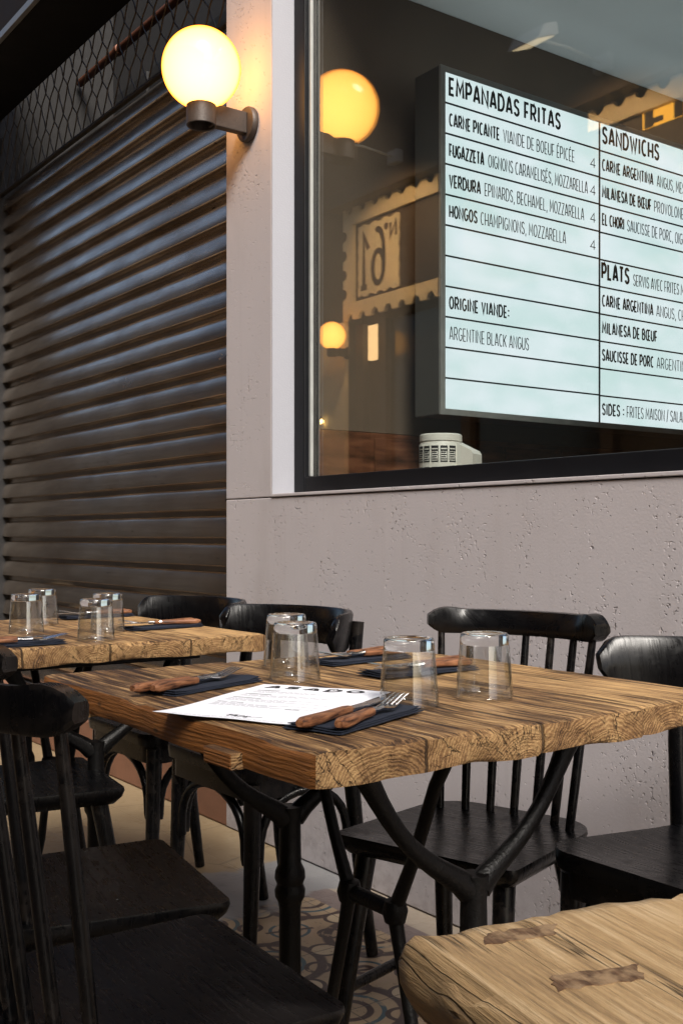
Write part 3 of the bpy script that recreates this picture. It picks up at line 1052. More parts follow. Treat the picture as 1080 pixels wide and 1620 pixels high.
sb2 = thing('stamp_fascia', (-5, OY, 2.72), label='cream perforated fascia with an amber lit name strip, mirrored above the menu board', cat='sign')
b = MB()
perf_board(b, .40, 4.0, 0.0, .90, .165, .045, .135, .02, .05, False)
b.build('stamp_border', M['cream'], sb2, smooth=False)
b = MB()
b.box((.41, .0, .136), (4.0, .018, .764))
b.build('dark_field', M['brown_board'], sb2, smooth=False)
b = MB()
random.seed(4)
N_ = 14
po = []
xa_, xb_, za_, zb_ = -2.02, -1.50, .17, .73
for i in range(N_):
    po.append((xa_ + (xb_ - xa_) * i / N_, za_ + .012 * sin(i * 1.9)))
for i in range(N_):
    po.append((xb_ + .008 * sin(i * 2.1), za_ + (zb_ - za_) * i / N_))
for i in range(N_):
    po.append((xb_ - (xb_ - xa_) * i / N_, zb_ + .010 * sin(i * 1.7)))
for i in range(N_):
    po.append((xa_ + .006 * sin(i * 2.3), zb_ - (zb_ - za_) * i / N_))
b.prism(po, .019, .03, lambda p: Vector((p.x, p.z, p.y)))
b.build('plaque', M['cream'], sb, smooth=False)
b = MB()
# read from inside the passage (looking towards -Y), so text runs towards -X
def stf(x0, z0):
    return lambda a, c_, d: Vector((x0 - a, .0302 + d, z0 + c_))
text(b, 'N°', .135, .135, .20, stf(-1.535, .555))
text(b, '1', .10, .46, .10, stf(-1.885, .21))
text(b, '6', .14, .47, .10, stf(-1.690, .215))
b.build('number_lettering', M['sign_ink'], sb, smooth=False)
# backlit amber name panel
b = MB()
b.box((.80, .019, .665), (2.6, .026, .760))
am = b.build('amber_panel', M['amber'], sb2, smooth=False)
for i in range(9):
    xx = .82 + i * .21
    b = MB()
    b.box((xx, .0265, .665), (xx + .06, .034, .760))
    if i % 2 == 0:
        b.box((xx + .0605, .0265, .68), (xx + .13, .034, .71))
    b.build('name_letter', M['sign_ink'], am, smooth=False)

globe_lamp((-7.14, OY + .042, 2.455), 'smaller globe lamp on the opposite pilaster, mirrored low in the glass', pi, .112)

def floodlight(x, label):
    t = thing('floodlight', (x, OY + .17, 3.80), 0, label, 'floodlight', 'floodlights over the sign')
    b = MB()
    b.box((-.06, -.02, -.05), (.06, .04, .05), .01)
    b.build('bracket', M['flood_body'], t, smooth=False)
    b = MB()
    b.tube([(0, .04, 0), (0, .30, .02), (0, .56, .0)], .009, 8)
    b.build('arm', M['alu'], t)
    b = MB()
    b.prism([(-.09, .0), (.09, .0), (.055, .075), (-.055, .075)], -.12, .12, lambda p: Vector((p.z, .60 + p.x * .9 - p.y * .2, p.y - .03 - p.x * .35)))
    hd = b.build('head', M['flood_body'], t, smooth=False)
    b = MB()
    b.box((-.10, -.07, -.004), (.10, .07, -.001))
    ln = b.build('lens', M['flood_lens'], hd, smooth=False)
    ln.location = (0, .60, -.032)
    ln.rotation_euler = (R(-21), 0, 0)
    ld = bpy.data.lights.new('flood_lamp', 'SPOT')
    ld.energy = 95
    ld.color = (1.0, .66, .32)
    ld.spot_size = R(120)
    ld.spot_blend = .7
    ld.shadow_soft_size = .06
    lo = bpy.data.objects.new('flood_lamp', ld)
    COL.objects.link(lo)
    lo.parent = t
    lo.location = (0, .62, -.06)
    lo.rotation_euler = Vector((0, -.55, -.83)).to_track_quat('-Z', 'Y').to_euler()
    return t


floodlight(-6.36, 'pale floodlight on an arm, mirrored beside the lamp reflection')
floodlight(-4.37, 'pale floodlight on an arm, mirrored above the menu lightbox')
bl = thing('small_bulb', (-7.5, OY + .06, 1.93), label='tiny bright yellow bulb mirrored low at the left of the glass', cat='bulb')
b = MB()
b.lathe([(0, -.02), (.013, -.015), (.018, 0), (.013, .015), (0, .02)], 14)
b.build('bulb_glass', M['bulb'], bl)
b = MB()
b.lathe([(.010, .016), (.010, .045), (0, .045)], 12)
b.build('bulb_socket', M['rail'], bl)

# ------------------------------------------------------------------ tables
def plank_top(name, sx, sy, th, mat, parent, seed, rnd=.006, rough_edge=.003, plank=.19, chip=.004):
    """a slab of joined planks: rounded, chipped, uneven edges"""
    nx, ny, nz = int(sx / .012), int(sy / .012), 5
    def P_(i, j, k):
        x = (i / nx - .5) * sx
        y = (j / ny - .5) * sy
        z = -th + th * k / nz
        q = Vector((x, y, z))
        hx, hy = sx / 2, sy / 2
        # round the arrises
        cx = max(-hx + rnd, min(hx - rnd, x))
        cy = max(-hy + rnd, min(hy - rnd, y))
        cz = max(-th + rnd, min(-rnd, z))
        d = q - Vector((cx, cy, cz))
        inner = Vector((cx, cy, cz))
        if d.length > 1e-9:
            q = inner + d.normalized() * min(rnd, max(abs(d.x), abs(d.y), abs(d.z)))
        nzv = noise.noise(Vector((x * 5 + seed, y * 5, 3.1)))
        nzf = noise.noise(Vector((x * 22 + seed, y * 22, z * 40)))
        nzg = noise.noise(Vector((x * 4 + seed, y * 70, z * 14)))
        pk = math.floor((y + .035) / plank)
        fr_ = ((y + .035) / plank) % 1.0
        seam = max(0, 1 - min(fr_, 1 - fr_) * plank / .006)
        off = (((pk * 37 + seed * 11) % 7) / 7 - .5) * .007
        ex = abs(x) > hx - 1e-6
        ey = abs(y) > hy - 1e-6
        if abs(x) > hx - .04:
            s_ = 1 if x > 0 else -1
            fall = (abs(x) - hx + .04) / .04
            q.x += s_ * fall * (off + nzf * rough_edge * 1.3 + nzg * rough_edge * .8 - seam * .006)
            ch = max(0, noise.noise(Vector((y * 16 + seed, z * 12, s_ * 5))) - .28)
            q.x -= s_ * fall * ch * chip * 5
        if abs(y) > hy - .03:
            s_ = 1 if y > 0 else -1
            fall = (abs(y) - hy + .03) / .03
            q.y += s_ * fall * (noise.noise(Vector((x * 6 + seed, 9, s_))) * rough_edge * 1.6 + nzf * rough_edge * .5)
        if k == nz:
            q.z += nzv * .0022 + nzg * .0009 - seam * .0025 + ((pk * 13) % 5 - 2) * .0005
            if ex or ey:
                q.z -= max(0, noise.noise(Vector((x * 14 + seed, y * 14, 7)))) * chip * 2
        elif k == 0:
            q.z += noise.noise(Vector((x * 4 + seed, y * 12, 13))) * .006
        return q
    idx, vs, fs = {}, [], []
    def g(i, j, k):
        if (i, j, k) not in idx:
            idx[(i, j, k)] = len(vs)
            vs.append(P_(i, j, k))
        return idx[(i, j, k)]
    for i in range(nx):
        for j in range(ny):
            for k in (0, nz):
                fs.append([g(i, j, k), g(i + 1, j, k), g(i + 1, j + 1, k), g(i, j + 1, k)])
    for k in range(nz):
        for i in range(nx):
            for j in (0, ny):
                fs.append([g(i, j, k), g(i + 1, j, k), g(i + 1, j, k + 1), g(i, j, k + 1)])
        for j in range(ny):
            for i in (0, nx):
                fs.append([g(i, j, k), g(i, j + 1, k), g(i, j + 1, k + 1), g(i, j, k + 1)])
    b = MB()
    b.add(vs, fs)
    return b.build(name, mat, parent, angle=60)


def iron_base(parent, ztop, dx=.23):
    """two cast columns with forked heads and feet, tied by a forked brace"""
    for sg in (-1, 1):
        x = sg * dx
        b = MB()
        # column with knuckle
        prof = [(.027, .055), (.023, .10), (.0195, .16), (.0185, .34), (.021, .352), (.0255, .360), (.0265, .372), (.0225, .382), (.0265, .392), (.0255, .405), (.0195, .418), (.0185, .48), (.021, .515)]
        b.lathe(prof, 18, (x, 0, 0))
        for s2 in (-1, 1):
            # fork arms sweep out to the table edge
            pts = []
            for i in range(11):
                t = i / 10
                pts.append((x, s2 * (.010 + .185 * (t ** 1.15) + .018 * sin(t * pi)), .495 + (ztop - .018 - .495) * (t * .55 + .45 * t ** .8) - .028 * sin(t * pi)))
            b.tube(pts, [.020, .0175, .0155, .014, .013, .0125, .0125, .013, .014, .016, .020], 10, .85)
            # feet
            pts = [(x, s2 * .005, .11), (x, s2 * .06, .10), (x, s2 * .13, .062), (x, s2 * .20, .026), (x, s2 * .245, .017)]
            b.tube(pts, [.030, .024, .019, .017, .016], 10)
        b.build('column', M['iron'], parent)
        b = MB()
        b.box((x - .028, -.25, ztop - .018), (x + .028, .25, ztop - .001), .003)
        b.build('top_plate', M['iron'], parent, smooth=False)
    b = MB()
    b.tube([(-.06, 0, .415), (.06, 0, .415)], .0125, 10)
    for sg in (-1, 1):
        b.tube([(sg * .055, 0, .412), (sg * .10, 0, .50), (sg * .150, 0, .62), (sg * .19, 0, ztop - .02)], [.012, .0100, .0100, .011], 10)
        b.tube([(sg * .055, 0, .420), (sg * .075, 0, .34), (sg * .108, 0, .22), (sg * .185, 0, .07), (sg * .22, 0, .03)], [.012, .0100, .0100, .0100, .0105], 10)
        b.lathe([(0, -.02), (.016, -.016), (.020, 0), (.016, .016), (0, .02)], 12, (sg * .058, 0, .415))
    b.build('cross_brace', M['iron'], parent)


def rustic_table(loc, rz, sx, sy, th, label, mat, seed, **kw):
    t = thing('rustic_table', loc, rz, label, 'table', 'wooden cafe tables')
    top = plank_top('tabletop', sx, sy, th, mat, t, seed, **kw)
    top.location = (0, 0, .75 if not kw.get('z') else kw['z'])
    return t


MT = (-1.335, 1.02)
TH = .040
tm = thing('rustic_table', (MT[0], MT[1], 0), 0, 'brown plank table in the middle with the paper menu on it', 'table', 'wooden cafe tables')
tp = plank_top('tabletop', .795, .752, TH, M['wood'], tm, 3)
tp.location = (0, 0, .75)
for xx in (-.235, .21):
    b = MB()
    b.box((xx - .034, -.390, .711 - .004), (xx + .034, .36, .727), .003)
    for i in range(len(b.v)):
        b.v[i].x += noise.noise(b.v[i] * 9) * .003
    b.build('batten', M['wood'], tm, smooth=False)
iron_base(tm, .706)

tf_ = thing('rustic_table', (-2.54, .985, 0), 0, 'brown plank table further back by the shutter with four glasses', 'table', 'wooden cafe tables')
tp = plank_top('tabletop', .79, .70, TH, M['wood'], tf_, 8)
tp.location = (0, 0, .75)
iron_base(tf_, .706)

NZ = .728
a_n = R(-13.0)
# near table: its far street corner stands at (-.545, .430)
ux, uy = Vector((cos(a_n), sin(a_n), 0)), Vector((-sin(a_n), cos(a_n), 0))
nsx, nsy = .80, .74
cn = Vector((-.545, .432, 0)) + ux * nsx / 2 + uy * nsy / 2
tn = thing('rustic_table', (cn.x, cn.y, 0), a_n, 'pale bleached plank table in the bottom right corner with dark patches', 'table', 'wooden cafe tables')
tp = plank_top('tabletop', nsx, nsy, .05, M['pale_wood'], tn, 21, rnd=.020, rough_edge=.009, plank=.36, chip=.010)
tp.location = (0, 0, NZ)
def nloc(X, Y):
    d = Vector((X, Y, 0)) - cn
    return d.dot(ux), d.dot(uy)
from mathutils.bvhtree import BVHTree
near_top = BVHTree.FromPolygons([v_.co.copy() for v_ in tp.data.vertices], [list(p_.vertices) for p_ in tp.data.polygons])
for (X, Y, L_, W_, an) in ((-.490, .493, .048, .017, 72), (-.416, .480, .056, .019, 72)):
    lx, ly = nloc(X, Y)
    ca, sa = cos(R(an + 13)), sin(R(an + 13))
    nx, ny = 24, 8
    vs, fs = [], []
    for i in range(nx + 1):
        for j in range(ny + 1):
            u, v_ = i / nx - .5, j / ny - .5
            q = Vector((u * L_ + v_ * W_ * .45, v_ * W_))
            rag = .0030 * noise.noise(Vector((u * 9, X * 40, 1 if v_ > 0 else 5))) * abs(v_) * 2
            rag2 = .004 * noise.noise(Vector((v_ * 5, X * 30, 9 if u > 0 else 3))) * abs(u) * 2
            q.y += rag
            q.x += rag2
            wx, wy = lx + q.x * ca - q.y * sa, ly + q.x * sa + q.y * ca
            hit = near_top.ray_cast(Vector((wx, wy, .1)), Vector((0, 0, -1)))[0]
            vs.append(Vector((wx, wy, hit.z + .0005)))
    m_ = len(vs)
    vs += [p_ - Vector((0, 0, .006)) for p_ in vs]
    g = lambda i, j: i * (ny + 1) + j
    for i in range(nx):
        for j in range(ny):
            fs.append([g(i, j), g(i + 1, j), g(i + 1, j + 1), g(i, j + 1)])
            fs.append([m_ + g(i, j + 1), m_ + g(i + 1, j + 1), m_ + g(i + 1, j), m_ + g(i, j)])
    for i in range(nx):
        for j in (0, ny):
            fs.append([g(i, j), g(i + 1, j), m_ + g(i + 1, j), m_ + g(i, j)])
    for j in range(ny):
        for i in (0, nx):
            fs.append([g(i, j), g(i, j + 1), m_ + g(i, j + 1), m_ + g(i, j)])
    b = MB()
    b.add(vs, fs)
    o = b.build('wood_patch', M['patch'], tn, angle=50)
    o.location = (0, 0, NZ)
iron_base(tn, NZ - .053)

# ------------------------------------------------------------------ chairs
def seat_outline(fw_, bw_, fy, by, rc_f, rc_b, n=8):
    """rounded trapezoid, front edge at -y"""
    pts = []
    def corner(cx, cy, r_, a0):
        for i in range(n + 1):
            a = R(a0 + 90 * i / n)
            pts.append((cx + r_ * cos(a), cy + r_ * sin(a)))
    corner(fw_ - rc_f, fy + rc_f, rc_f, -90)
    corner(bw_ - rc_b, by - rc_b, rc_b, 0)
    corner(-bw_ + rc_b, by - rc_b, rc_b, 90)
    corner(-fw_ + rc_f, fy + rc_f, rc_f, 180)
    return pts


def slab(mb, outline, z0, z1, bev, dish=0.0, under=0.0):
    cx = sum(p[0] for p in outline) / len(outline)
    cy = sum(p[1] for p in outline) / len(outline)
    def ring(k, z):
        return [Vector((cx + (x - cx) * k, cy + (y - cy) * k, z)) for x, y in outline]
    rs = [ring(1 - under, z0), ring(1 - under * .25, z0 + (z1 - z0) * .45), ring(1, z1 - bev * 1.2), ring(1 - bev * 1.5, z1)]
    for k in (.9, .75, .5, .25, .06):
        rs.append(ring(k, z1 - dish * (1 - (k / .95) ** 4)))
    mb.loft(rs)


def spindle_chair(loc, rz, label, group='black spindle back chairs'):
    t = thing('spindle_chair', loc, rz, label, 'chair', group)
    ZT = .455
    b = MB()
    slab(b, seat_outline(.182, .172, -.165, .182, .018, .085), ZT - .034, ZT, .005, .006, .10)
    b.build('seat', M['black'], t, angle=50)
    # spindles and rail along an arc
    def arcp(a, rad, y0):
        return rad * sin(a), y0 - rad * (1 - cos(a))
    for i in range(7):
        f = (i - 3) / 3
        x0, y0 = arcp(f * .62, .235, .158)
        x1, y1 = arcp(f * .60, .285, .207)
        b = MB()
        pts = [(x0 + (x1 - x0) * s_, y0 + (y1 - y0) * s_, ZT - .006 + (.795 - ZT) * s_) for s_ in (0, .25, .5, .75, 1)]
        b.tube(pts, [.0080, .0086, .0084, .0078, .0070], 10)
        b.build('spindle', M['black'], t)
    b = MB()
    rings = []
    n = 36
    for i in range(n + 1):
        f = (i / n - .5) * 2
        a = f * .70
        x, y = arcp(a, .29, .215)
        nrm = Vector((sin(a), cos(a), 0))         # outward (back)
        e = abs(f)
        hollow = 1 - max(0.0, min(1.0, (e - .62) / .16))
        hollow = hollow * hollow * (3 - 2 * hollow)
        hb = .025 * (1 - max(0, (e - .80) / .20) ** 2.4 * .62)  # the ends are rounded off
        zc = .811
        fr_ = .017 - .010 * hollow                # thinner in the hollowed middle
        bk = .013
        top = zc + hb - .004 * hollow
        c0 = Vector((x, y, 0))
        def q(o_, z):
            return c0 + nrm * o_ + Vector((0, 0, z))
        rings.append([q(-.015, zc - hb), q(-.017, zc - hb + .006), q(-.017, zc - .006), q(-fr_, zc + hb * .55), q(-fr_ + .003, top), q(bk - .003, top + .001), q(bk, top - .005), q(bk + .001, zc - hb + .005), q(bk - .003, zc - hb)])
    b.loft(rings)
    b.build('top_rail', M['black'], t, angle=45)
    for sx in (-1, 1):
        for sy, (x0, y0, x1, y1) in ((-1, (.138, -.118, .165, -.19)), (1, (.125, .105, .168, .185))):
            b = MB()
            b.tube([(sx * x0, y0, ZT - .03), (sx * (x0 + x1) / 2, (y0 + y1) / 2, ZT / 2), (sx * x1, y1, .003)], [.0185, .0165, .0125], 12)
            b.build('leg', M['black'], t)
    b = MB()
    for sx in (-1, 1):
        b.tube([(sx * .154, -.160, .185), (sx * .150, .150, .185)], .010, 10)
    b.tube([(-.150, -.01, .185), (.150, -.01, .185)], .010, 10)
    b.build('stretcher', M['black'], t)
    return t


def bentwood_chair(loc, rz, label, group='black bentwood chairs'):
    t = thing('bentwood_chair', loc, rz, label, 'chair', group)
    ZT = .48
    b = MB()
    slab(b, seat_outline(.205, .165, -.19, .165, .055, .12), ZT - .030, ZT, .006, .007, .015)
    b.build('seat', M['black'], t, angle=50)
    b = MB()
    o_ = seat_outline(.190, .150, -.175, .150, .045, .11)
    b.loft([[Vector((x, y, ZT - .075)) for x, y in o_], [Vector((x, y, ZT - .0305)) for x, y in o_]])
    b.build('apron', M['black'], t, angle=50)
    for sx in (-1, 1):
        b = MB()
        b.tube([(sx * .168, -.152, ZT - .04), (sx * .172, -.158, .25), (sx * .178, -.170, .003)], [.021, .018, .014], 12)
        b.build('front_leg', M['black'], t)
        b = MB()
        b.tube([(sx * .178, .165, .003), (sx * .172, .135, .20), (sx * .160, .112, ZT - .02), (sx * .168, .112, .62), (sx * .176, .125, .78)], [.014, .0165, .019, .017, .014], 12)
        b.build('rear_post', M['black'], t)
        # side hoop under the seat
        b = MB()
        pts = []
        for i in range(17):
            a = pi * i / 16
            yy = -.020 - .118 * cos(a)
            pts.append((sx * .170, yy, .275 + .135 * (sin(a) ** .75)))
        pts = [(sx * .170, -.140, .262)] + pts + [(sx * .170, .100, .262)]
        b.tube(pts, .0105, 10)
        b.build('side_hoop', M['black'], t)
    b = MB()
    pts = [(-.150, -.158, .262)]
    for i in range(17):
        a = pi * i / 16
        pts.append((-.148 * cos(a), -.160, .275 + .135 * (sin(a) ** .75)))
    pts.append((.150, -.158, .262))
    b.tube(pts, .0105, 10)
    b.build('front_hoop', M['black'], t)
    # wrap-round back panel
    b = MB()
    rings = []
    n = 40
    Rb, half = .27, 1.15
    for i in range(n + 1):
        f = (i / n - .5) * 2
        a = f * half
        nrm = Vector((sin(a), cos(a), 0))
        c0 = Vector((0, .158 - Rb, 0)) + nrm * Rb
        e = abs(f)
        sh_ = max(0, (e - .86) / .14)
        hh = .045 * math.sqrt(max(.10, 1 - sh_ ** 2 * .9))
        zc = .758
        rg = []
        for o_, z in ((-.009, -.8), (-.010, 0), (-.009, .85), (-.005, 1), (.005, 1), (.009, .85), (.010, 0), (.009, -.85), (.004, -1), (-.004, -1)):
            rg.append(c0 + nrm * (o_ + .012 * z * .5) + Vector((0, 0, zc + hh * z)))
        rings.append(rg)
    b.loft(rings)
    b.build('back_panel', M['black'], t, angle=45)
    return t


spindle_chair((-1.435, 1.315, 0), R(16), 'spindle chair between the middle table and the stone wall')
spindle_chair((-1.163, .560, 0), R(180 - 3), 'nearest spindle chair in the bottom left corner, its back cut by the frame')
spindle_chair((-1.560, .655, 0), R(180 - 10), 'spindle chair beside the nearest one, its seat under the near edge of the middle table')
bentwood_chair((-1.03, 1.475, 0), R(0), 'bentwood chair by the wall at the right edge of the photo')
bentwood_chair((-2.19, 1.375, 0), R(0), 'bentwood chair by the wall between the middle and the back table')
bentwood_chair((-2.67, 1.375, 0), R(0), 'bentwood chair on the wall side of the back table, near the shutter')
spindle_chair((-2.29, .82, 0), R(180 - 8), 'spindle chair on the near side of the back table, seat seen at the left edge')

# ------------------------------------------------------------------ things on the tables
b = MB()
ro, ri = .0405, .0388
b.lathe([(.0322, .0735), (.0332, .066), (.0358, .040), (ri, .0016), (ri + .0008, 0.0003), (ro, .0010), (.0396, .012), (.0372, .045), (.0346, .0735)], 56)
b.f = [q for q in b.f if len(q) == 4]
tum0 = b.build('tumbler', M['tumbler'], angle=180)
b = MB()
b.lathe([(0, .0758), (.0230, .0755), (.0295, .0742), (.0322, .0736), (.0346, .0736), (.0341, .0840), (.0336, .0875), (.0318, .0896), (.0294, .0900), (.0262, .0882), (.020, .0874), (0, .0872)], 56)
b.build('glass_base', M['tumbler_base'], tum0, angle=180)
tum_used = []


def tumbler(loc, label, group):
    t = copy_tree(tum0) if tum_used else tum0
    tum_used.append(t)
    t.location = loc
    t.rotation_euler = (0, 0, loc[0] * 9)
    return tag(t, label, 'glass', group)


TZ = .7522
tumbler((-1.592, 1.03, TZ), 'upturned tumbler on the middle table, behind the other one of the left pair', 'upturned tumblers')
tumbler((-1.435, .945, TZ), 'upturned tumbler on the middle table, front one of the left pair beside the menu', 'upturned tumblers')
tumbler((-1.132, .928, TZ), 'upturned tumbler on the corner of the menu beside the fork', 'upturned tumblers')
tumbler((-1.126, 1.060, TZ), 'rightmost upturned tumbler on the middle table, on bare wood', 'upturned tumblers')
tumbler((-2.490, .890, TZ), 'leftmost upturned tumbler on the back table, in front', 'upturned tumblers')
tumbler((-2.690, 1.003, TZ), 'upturned tumbler half hidden behind the leftmost one on the back table', 'upturned tumblers')
tumbler((-2.215, .945, TZ), 'upturned tumbler on the back table nearest its end grain edge', 'upturned tumblers')
tumbler((-2.405, 1.055, TZ), 'upturned tumbler on the back table, behind the one at the end grain edge', 'upturned tumblers')


def napkin(loc, ang, L_, W_, label, seed):
    b = MB()
    nx, ny = 14, 8
    for layer in range(3):
        sh_ = .0025 * layer
        vs, fs = [], []
        for i in range(nx + 1):
            for j in range(ny + 1):
                x = (i / nx - .5) * (W_ - sh_ * 2)
                y = (j / ny - .5) * (L_ - sh_ * 1.5)
                z = .0012 + layer * .0017 + .0012 * (1 + noise.noise(Vector((x * 30 + seed, y * 14, layer * 3))))
                edge = max(0, abs(j / ny - .5) * 2 - .8) / .2
                z += edge * .0012 * layer * (1 + noise.noise(Vector((seed, x * 20, y))))
                vs.append(Vector((x + .002 * noise.noise(Vector((y * 9, layer, seed))), y, z)))
        m_ = len(vs)
        vs += [v_ - Vector((0, 0, .0011)) for v_ in vs]
        g = lambda i, j: i * (ny + 1) + j
        for i in range(nx):
            for j in range(ny):
                fs.append([g(i, j), g(i + 1, j), g(i + 1, j + 1), g(i, j + 1)])
                fs.append([m_ + g(i, j + 1), m_ + g(i + 1, j + 1), m_ + g(i + 1, j), m_ + g(i, j)])
        for i in range(nx):
            for j in (0, ny):
                fs.append([g(i, j), g(i + 1, j), m_ + g(i + 1, j), m_ + g(i, j)])
        for j in range(ny):
            for i in (0, nx):
                fs.append([g(i, j), g(i, j + 1), m_ + g(i, j + 1), m_ + g(i, j)])
        b.add(vs, fs)
    o = b.build('napkin', M['napkin'], angle=60)
    o.location = loc
    o.rotation_euler = (0, 0, ang)
    return tag(o, label, 'napkin', 'folded navy napkins')


def wood_handle(parent, L_):
    rings = []
    n = 12
    for i in range(n + 1):
        t = i / n
        y = -L_ / 2 + L_ * t
        k = min(1, (t / .03 + .62)) if t < .03 else (1 - .20 * t + .05 * sin(t * 7))
        if t > .97:
            k *= .86
        hx, hz = .0083 * k, .0064 * k
        rg = []
        for j in range(20):
            a = 2 * pi * j / 20
            ca, sa = cos(a), sin(a)
            e = .62
            rg.append(Vector((hx * abs(ca) ** e * (1 if ca > 0 else -1) + .0009 * sin(t * 6), y, .0078 + hz * abs(sa) ** e * (1 if sa > 0 else -1))))
        rings.append(rg)
    b = MB()
    b.loft(rings)
    return b.build('handle', M['handle'], parent, angle=50)


def knife(loc, ang, label):
    t = thing('steak_knife', loc, ang, label, 'knife', 'wooden handled knives')
    h = wood_handle(t, .118)
    h.location = (0, .059, 0)
    b = MB()
    po = [(-.006, .119), (.007, .119), (.0085, .135), (.0095, .170), (.007, .200), (-.003, .222), (-.006, .20)]
    b.prism(po, .0078, .0096)
    b.build('blade', M['cutlery'], t, smooth=False)
    return t


def fork(loc, ang, label):
    t = thing('fork', loc, ang, label, 'fork', 'wooden handled forks')
    h = wood_handle(t, .098)
    h.location = (0, .049, 0)
    b = MB()
    b.tube([(0, .098, .0095), (0, .115, .0080), (0, .130, .0085)], [.0042, .0032, .0040], 8, 1.2)
    rings = []
    for y, wd, z in ((.128, .004, .0085), (.136, .0085, .0070), (.146, .0115, .0062), (.155, .0118, .0070)):
        rings.append([Vector((-wd, y, z)), Vector((0, y, z - .0012)), Vector((wd, y, z)), Vector((wd, y, z + .0016)), Vector((0, y, z + .0006)), Vector((-wd, y, z + .0016))])
    b.loft(rings)
    for i in range(4):
        x = (i - 1.5) * .0065
        b.tube([(x, .154, .0078), (x, .172, .0110), (x, .190, .0150), (x * .98, .202, .0166)], [.0016, .0014, .0012, .0006], 6, 1.2)
    b.build('head', M['cutlery'], t)
    return t


def setting(cx, cy, ang, kx, ky, kang, fx, fy, fang, where, seed, z=.7512, nl=.20, nw=.082):
    napkin((cx, cy, z), ang, nl, nw, 'navy napkin under the cutlery ' + where, seed)
    knife((kx, ky, z + .0052), kang, 'wooden handled knife on the napkin ' + where)
    fork((fx, fy, z + .0052), fang, 'wooden handled fork on the napkin ' + where)


# angles: local +Y runs from the handle butt to the tip
def ang_of(dx, dy):
    return math.atan2(-dx, dy)


a1 = ang_of(-.42, .90)
setting(-1.078, .800, ang_of(-.38, .92), -1.036, .688, a1, -1.007, .722, ang_of(-.50, .86), 'in front of the menu at the near corner', 1)
a2 = ang_of(-.36, .93)
setting(-1.450, .785, ang_of(-.35, .93), -1.409, .655, a2, -1.396, .680, ang_of(-.40, .92), 'at the left end of the middle table', 2)
setting(-1.590, 1.185, ang_of(-.12, .99), -1.620, 1.285, ang_of(.18, -.98), -1.585, 1.290, ang_of(.02, -.99), 'behind the left pair of glasses', 3)
setting(-1.395, 1.165, ang_of(.0, 1), -1.418, 1.285, ang_of(.12, -.98), -1.375, 1.262, ang_of(-.08, -.99), 'behind the glass on the menu, towards the wall', 4)
setting(-2.215, .765, ang_of(-.05, 1), -2.232, .660, ang_of(-.05, 1), -2.205, .668, ang_of(.08, .99), 'at the near corner of the back table', 5)
setting(-2.430, 1.205, ang_of(-.08, 1), -2.452, 1.310, ang_of(.1, -.99), -2.412, 1.305, ang_of(-.25, -.96), 'on the wall side of the back table', 6)
setting(-2.850, 1.215, ang_of(.0, 1), -2.866, 1.318, ang_of(.05, -.99), -2.835, 1.315, ang_of(-.1, -.99), 'at the far corner of the back table', 7)
setting(-2.640, .765, ang_of(-.03, 1), -2.655, .662, ang_of(-.03, 1), -2.625, .665, ang_of(-.05, 1), 'at the far left of the back table', 8)

# the paper menu
mo, mx_, my_ = Vector((-1.244, .612)), Vector((.49, .872)), None
menu = thing('paper_menu', (-1.237, .790, .7535), 0, 'white printed paper menu headed ASADO on the middle table', 'menu')
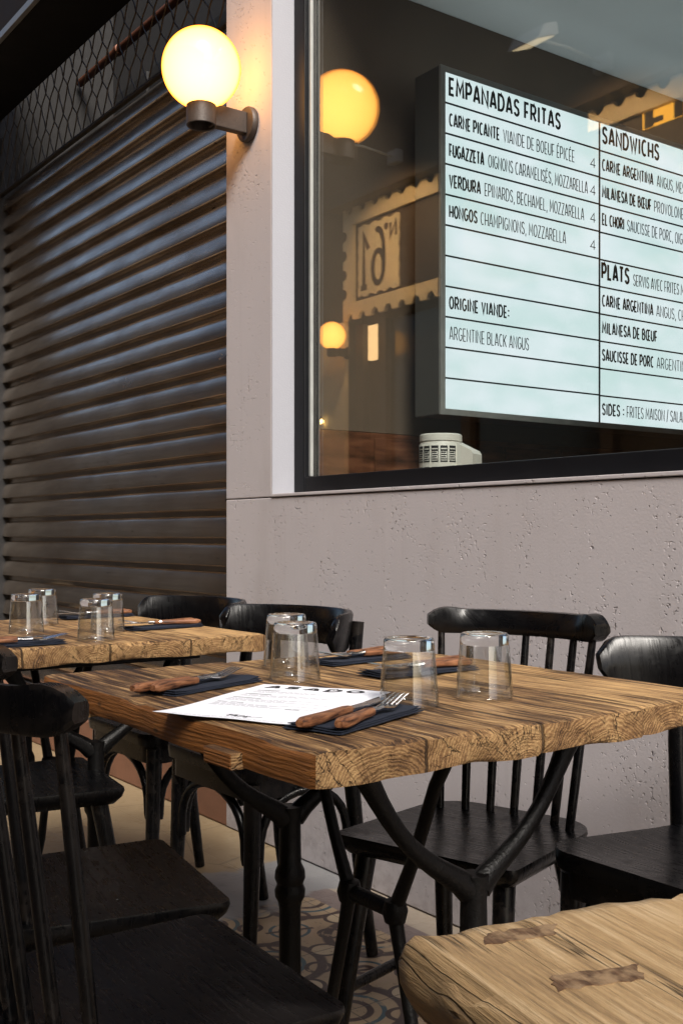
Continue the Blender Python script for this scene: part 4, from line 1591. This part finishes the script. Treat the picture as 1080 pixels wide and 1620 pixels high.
# local +y = top of the sheet
top_dir = Vector((-.158, .266)).normalized()
menu.rotation_euler = (0, 0, math.atan2(-top_dir.x, top_dir.y))
PW, PL = .206, .300
def sheet_z(x, y):
    e = max(0, (-y - PL * .30)) / (PL * .2)
    return .0006 + .0030 * e * e * max(0, .5 - x / PW) + .0004 * (1 + sin(x * 60 + y * 35))
b = MB()
nx, ny = 16, 22
vs, fs = [], []
for i in range(nx + 1):
    for j in range(ny + 1):
        x, y = (i / nx - .5) * PW, (j / ny - .5) * PL
        vs.append(Vector((x, y, sheet_z(x, y))))
m_ = len(vs)
vs += [v_ - Vector((0, 0, .0003)) for v_ in vs]
g = lambda i, j: i * (ny + 1) + j
for i in range(nx):
    for j in range(ny):
        fs.append([g(i, j), g(i + 1, j), g(i + 1, j + 1), g(i, j + 1)])
        fs.append([m_ + g(i, j + 1), m_ + g(i + 1, j + 1), m_ + g(i + 1, j), m_ + g(i, j)])
for i in range(nx):
    for j in (0, ny):
        fs.append([g(i, j), g(i + 1, j), m_ + g(i + 1, j), m_ + g(i, j)])
for j in range(ny):
    for i in (0, nx):
        fs.append([g(i, j), g(i, j + 1), m_ + g(i, j + 1), m_ + g(i, j)])
b.add(vs, fs)
b.build('sheet', M['paper'], menu, angle=60)
def ptf(x0, y0):
    return lambda a, c_, d: Vector((x0 + a, y0 + c_, sheet_z(x0 + a, y0 + c_) + .0001 + d * .5))
b = MB()
text(b, 'ASADO', .150, .026, .26, ptf(-.082, .112), .0003)
text(b, 'TAPE', .030, .013, .14, ptf(-.010, -.132), .0003)
strip(b, [(.018, -.128), (.026, -.122), (.036, -.120)], .0012, ptf(0, 0), .0003)
strip(b, [(-.014, -.121), (-.008, -.116), (.004, -.118)], .0014, ptf(0, 0), .0003)
b.build('menu_heading', M['ink'], menu, smooth=False)
b = MB()
hb_ = MB()
random.seed(7)
y = .092
for blk in range(4):
    strip(hb_, [(-.082, y), (-.082 + random.uniform(.030, .05), y)], .0024, ptf(0, 0), .0002)
    y -= .008
    for ln in range(random.choice((3, 4, 4))):
        x = -.082
        xe = random.choice((.06, .075, .05, .02)) if ln != 2 else .01
        while x < xe:
            w_ = random.uniform(.006, .018)
            strip(b, [(x, y), (min(x + w_, xe), y)], .0011, ptf(0, 0), .0002)
            x += w_ + .0025
        y -= .0062
    y -= .010
strip(hb_, [(.035, -.055), (.055, -.055)], .002, ptf(0, 0), .0002)
x = -.08
while x < .075:
    w_ = random.uniform(.004, .012)
    strip(b, [(x, -.141), (x + w_, -.141)], .0008, ptf(0, 0), .0002)
    x += w_ + .002
b.build('small_print', M['grey_ink'], menu, smooth=False)
hb_.build('section_heading', M['ink'], menu, smooth=False)
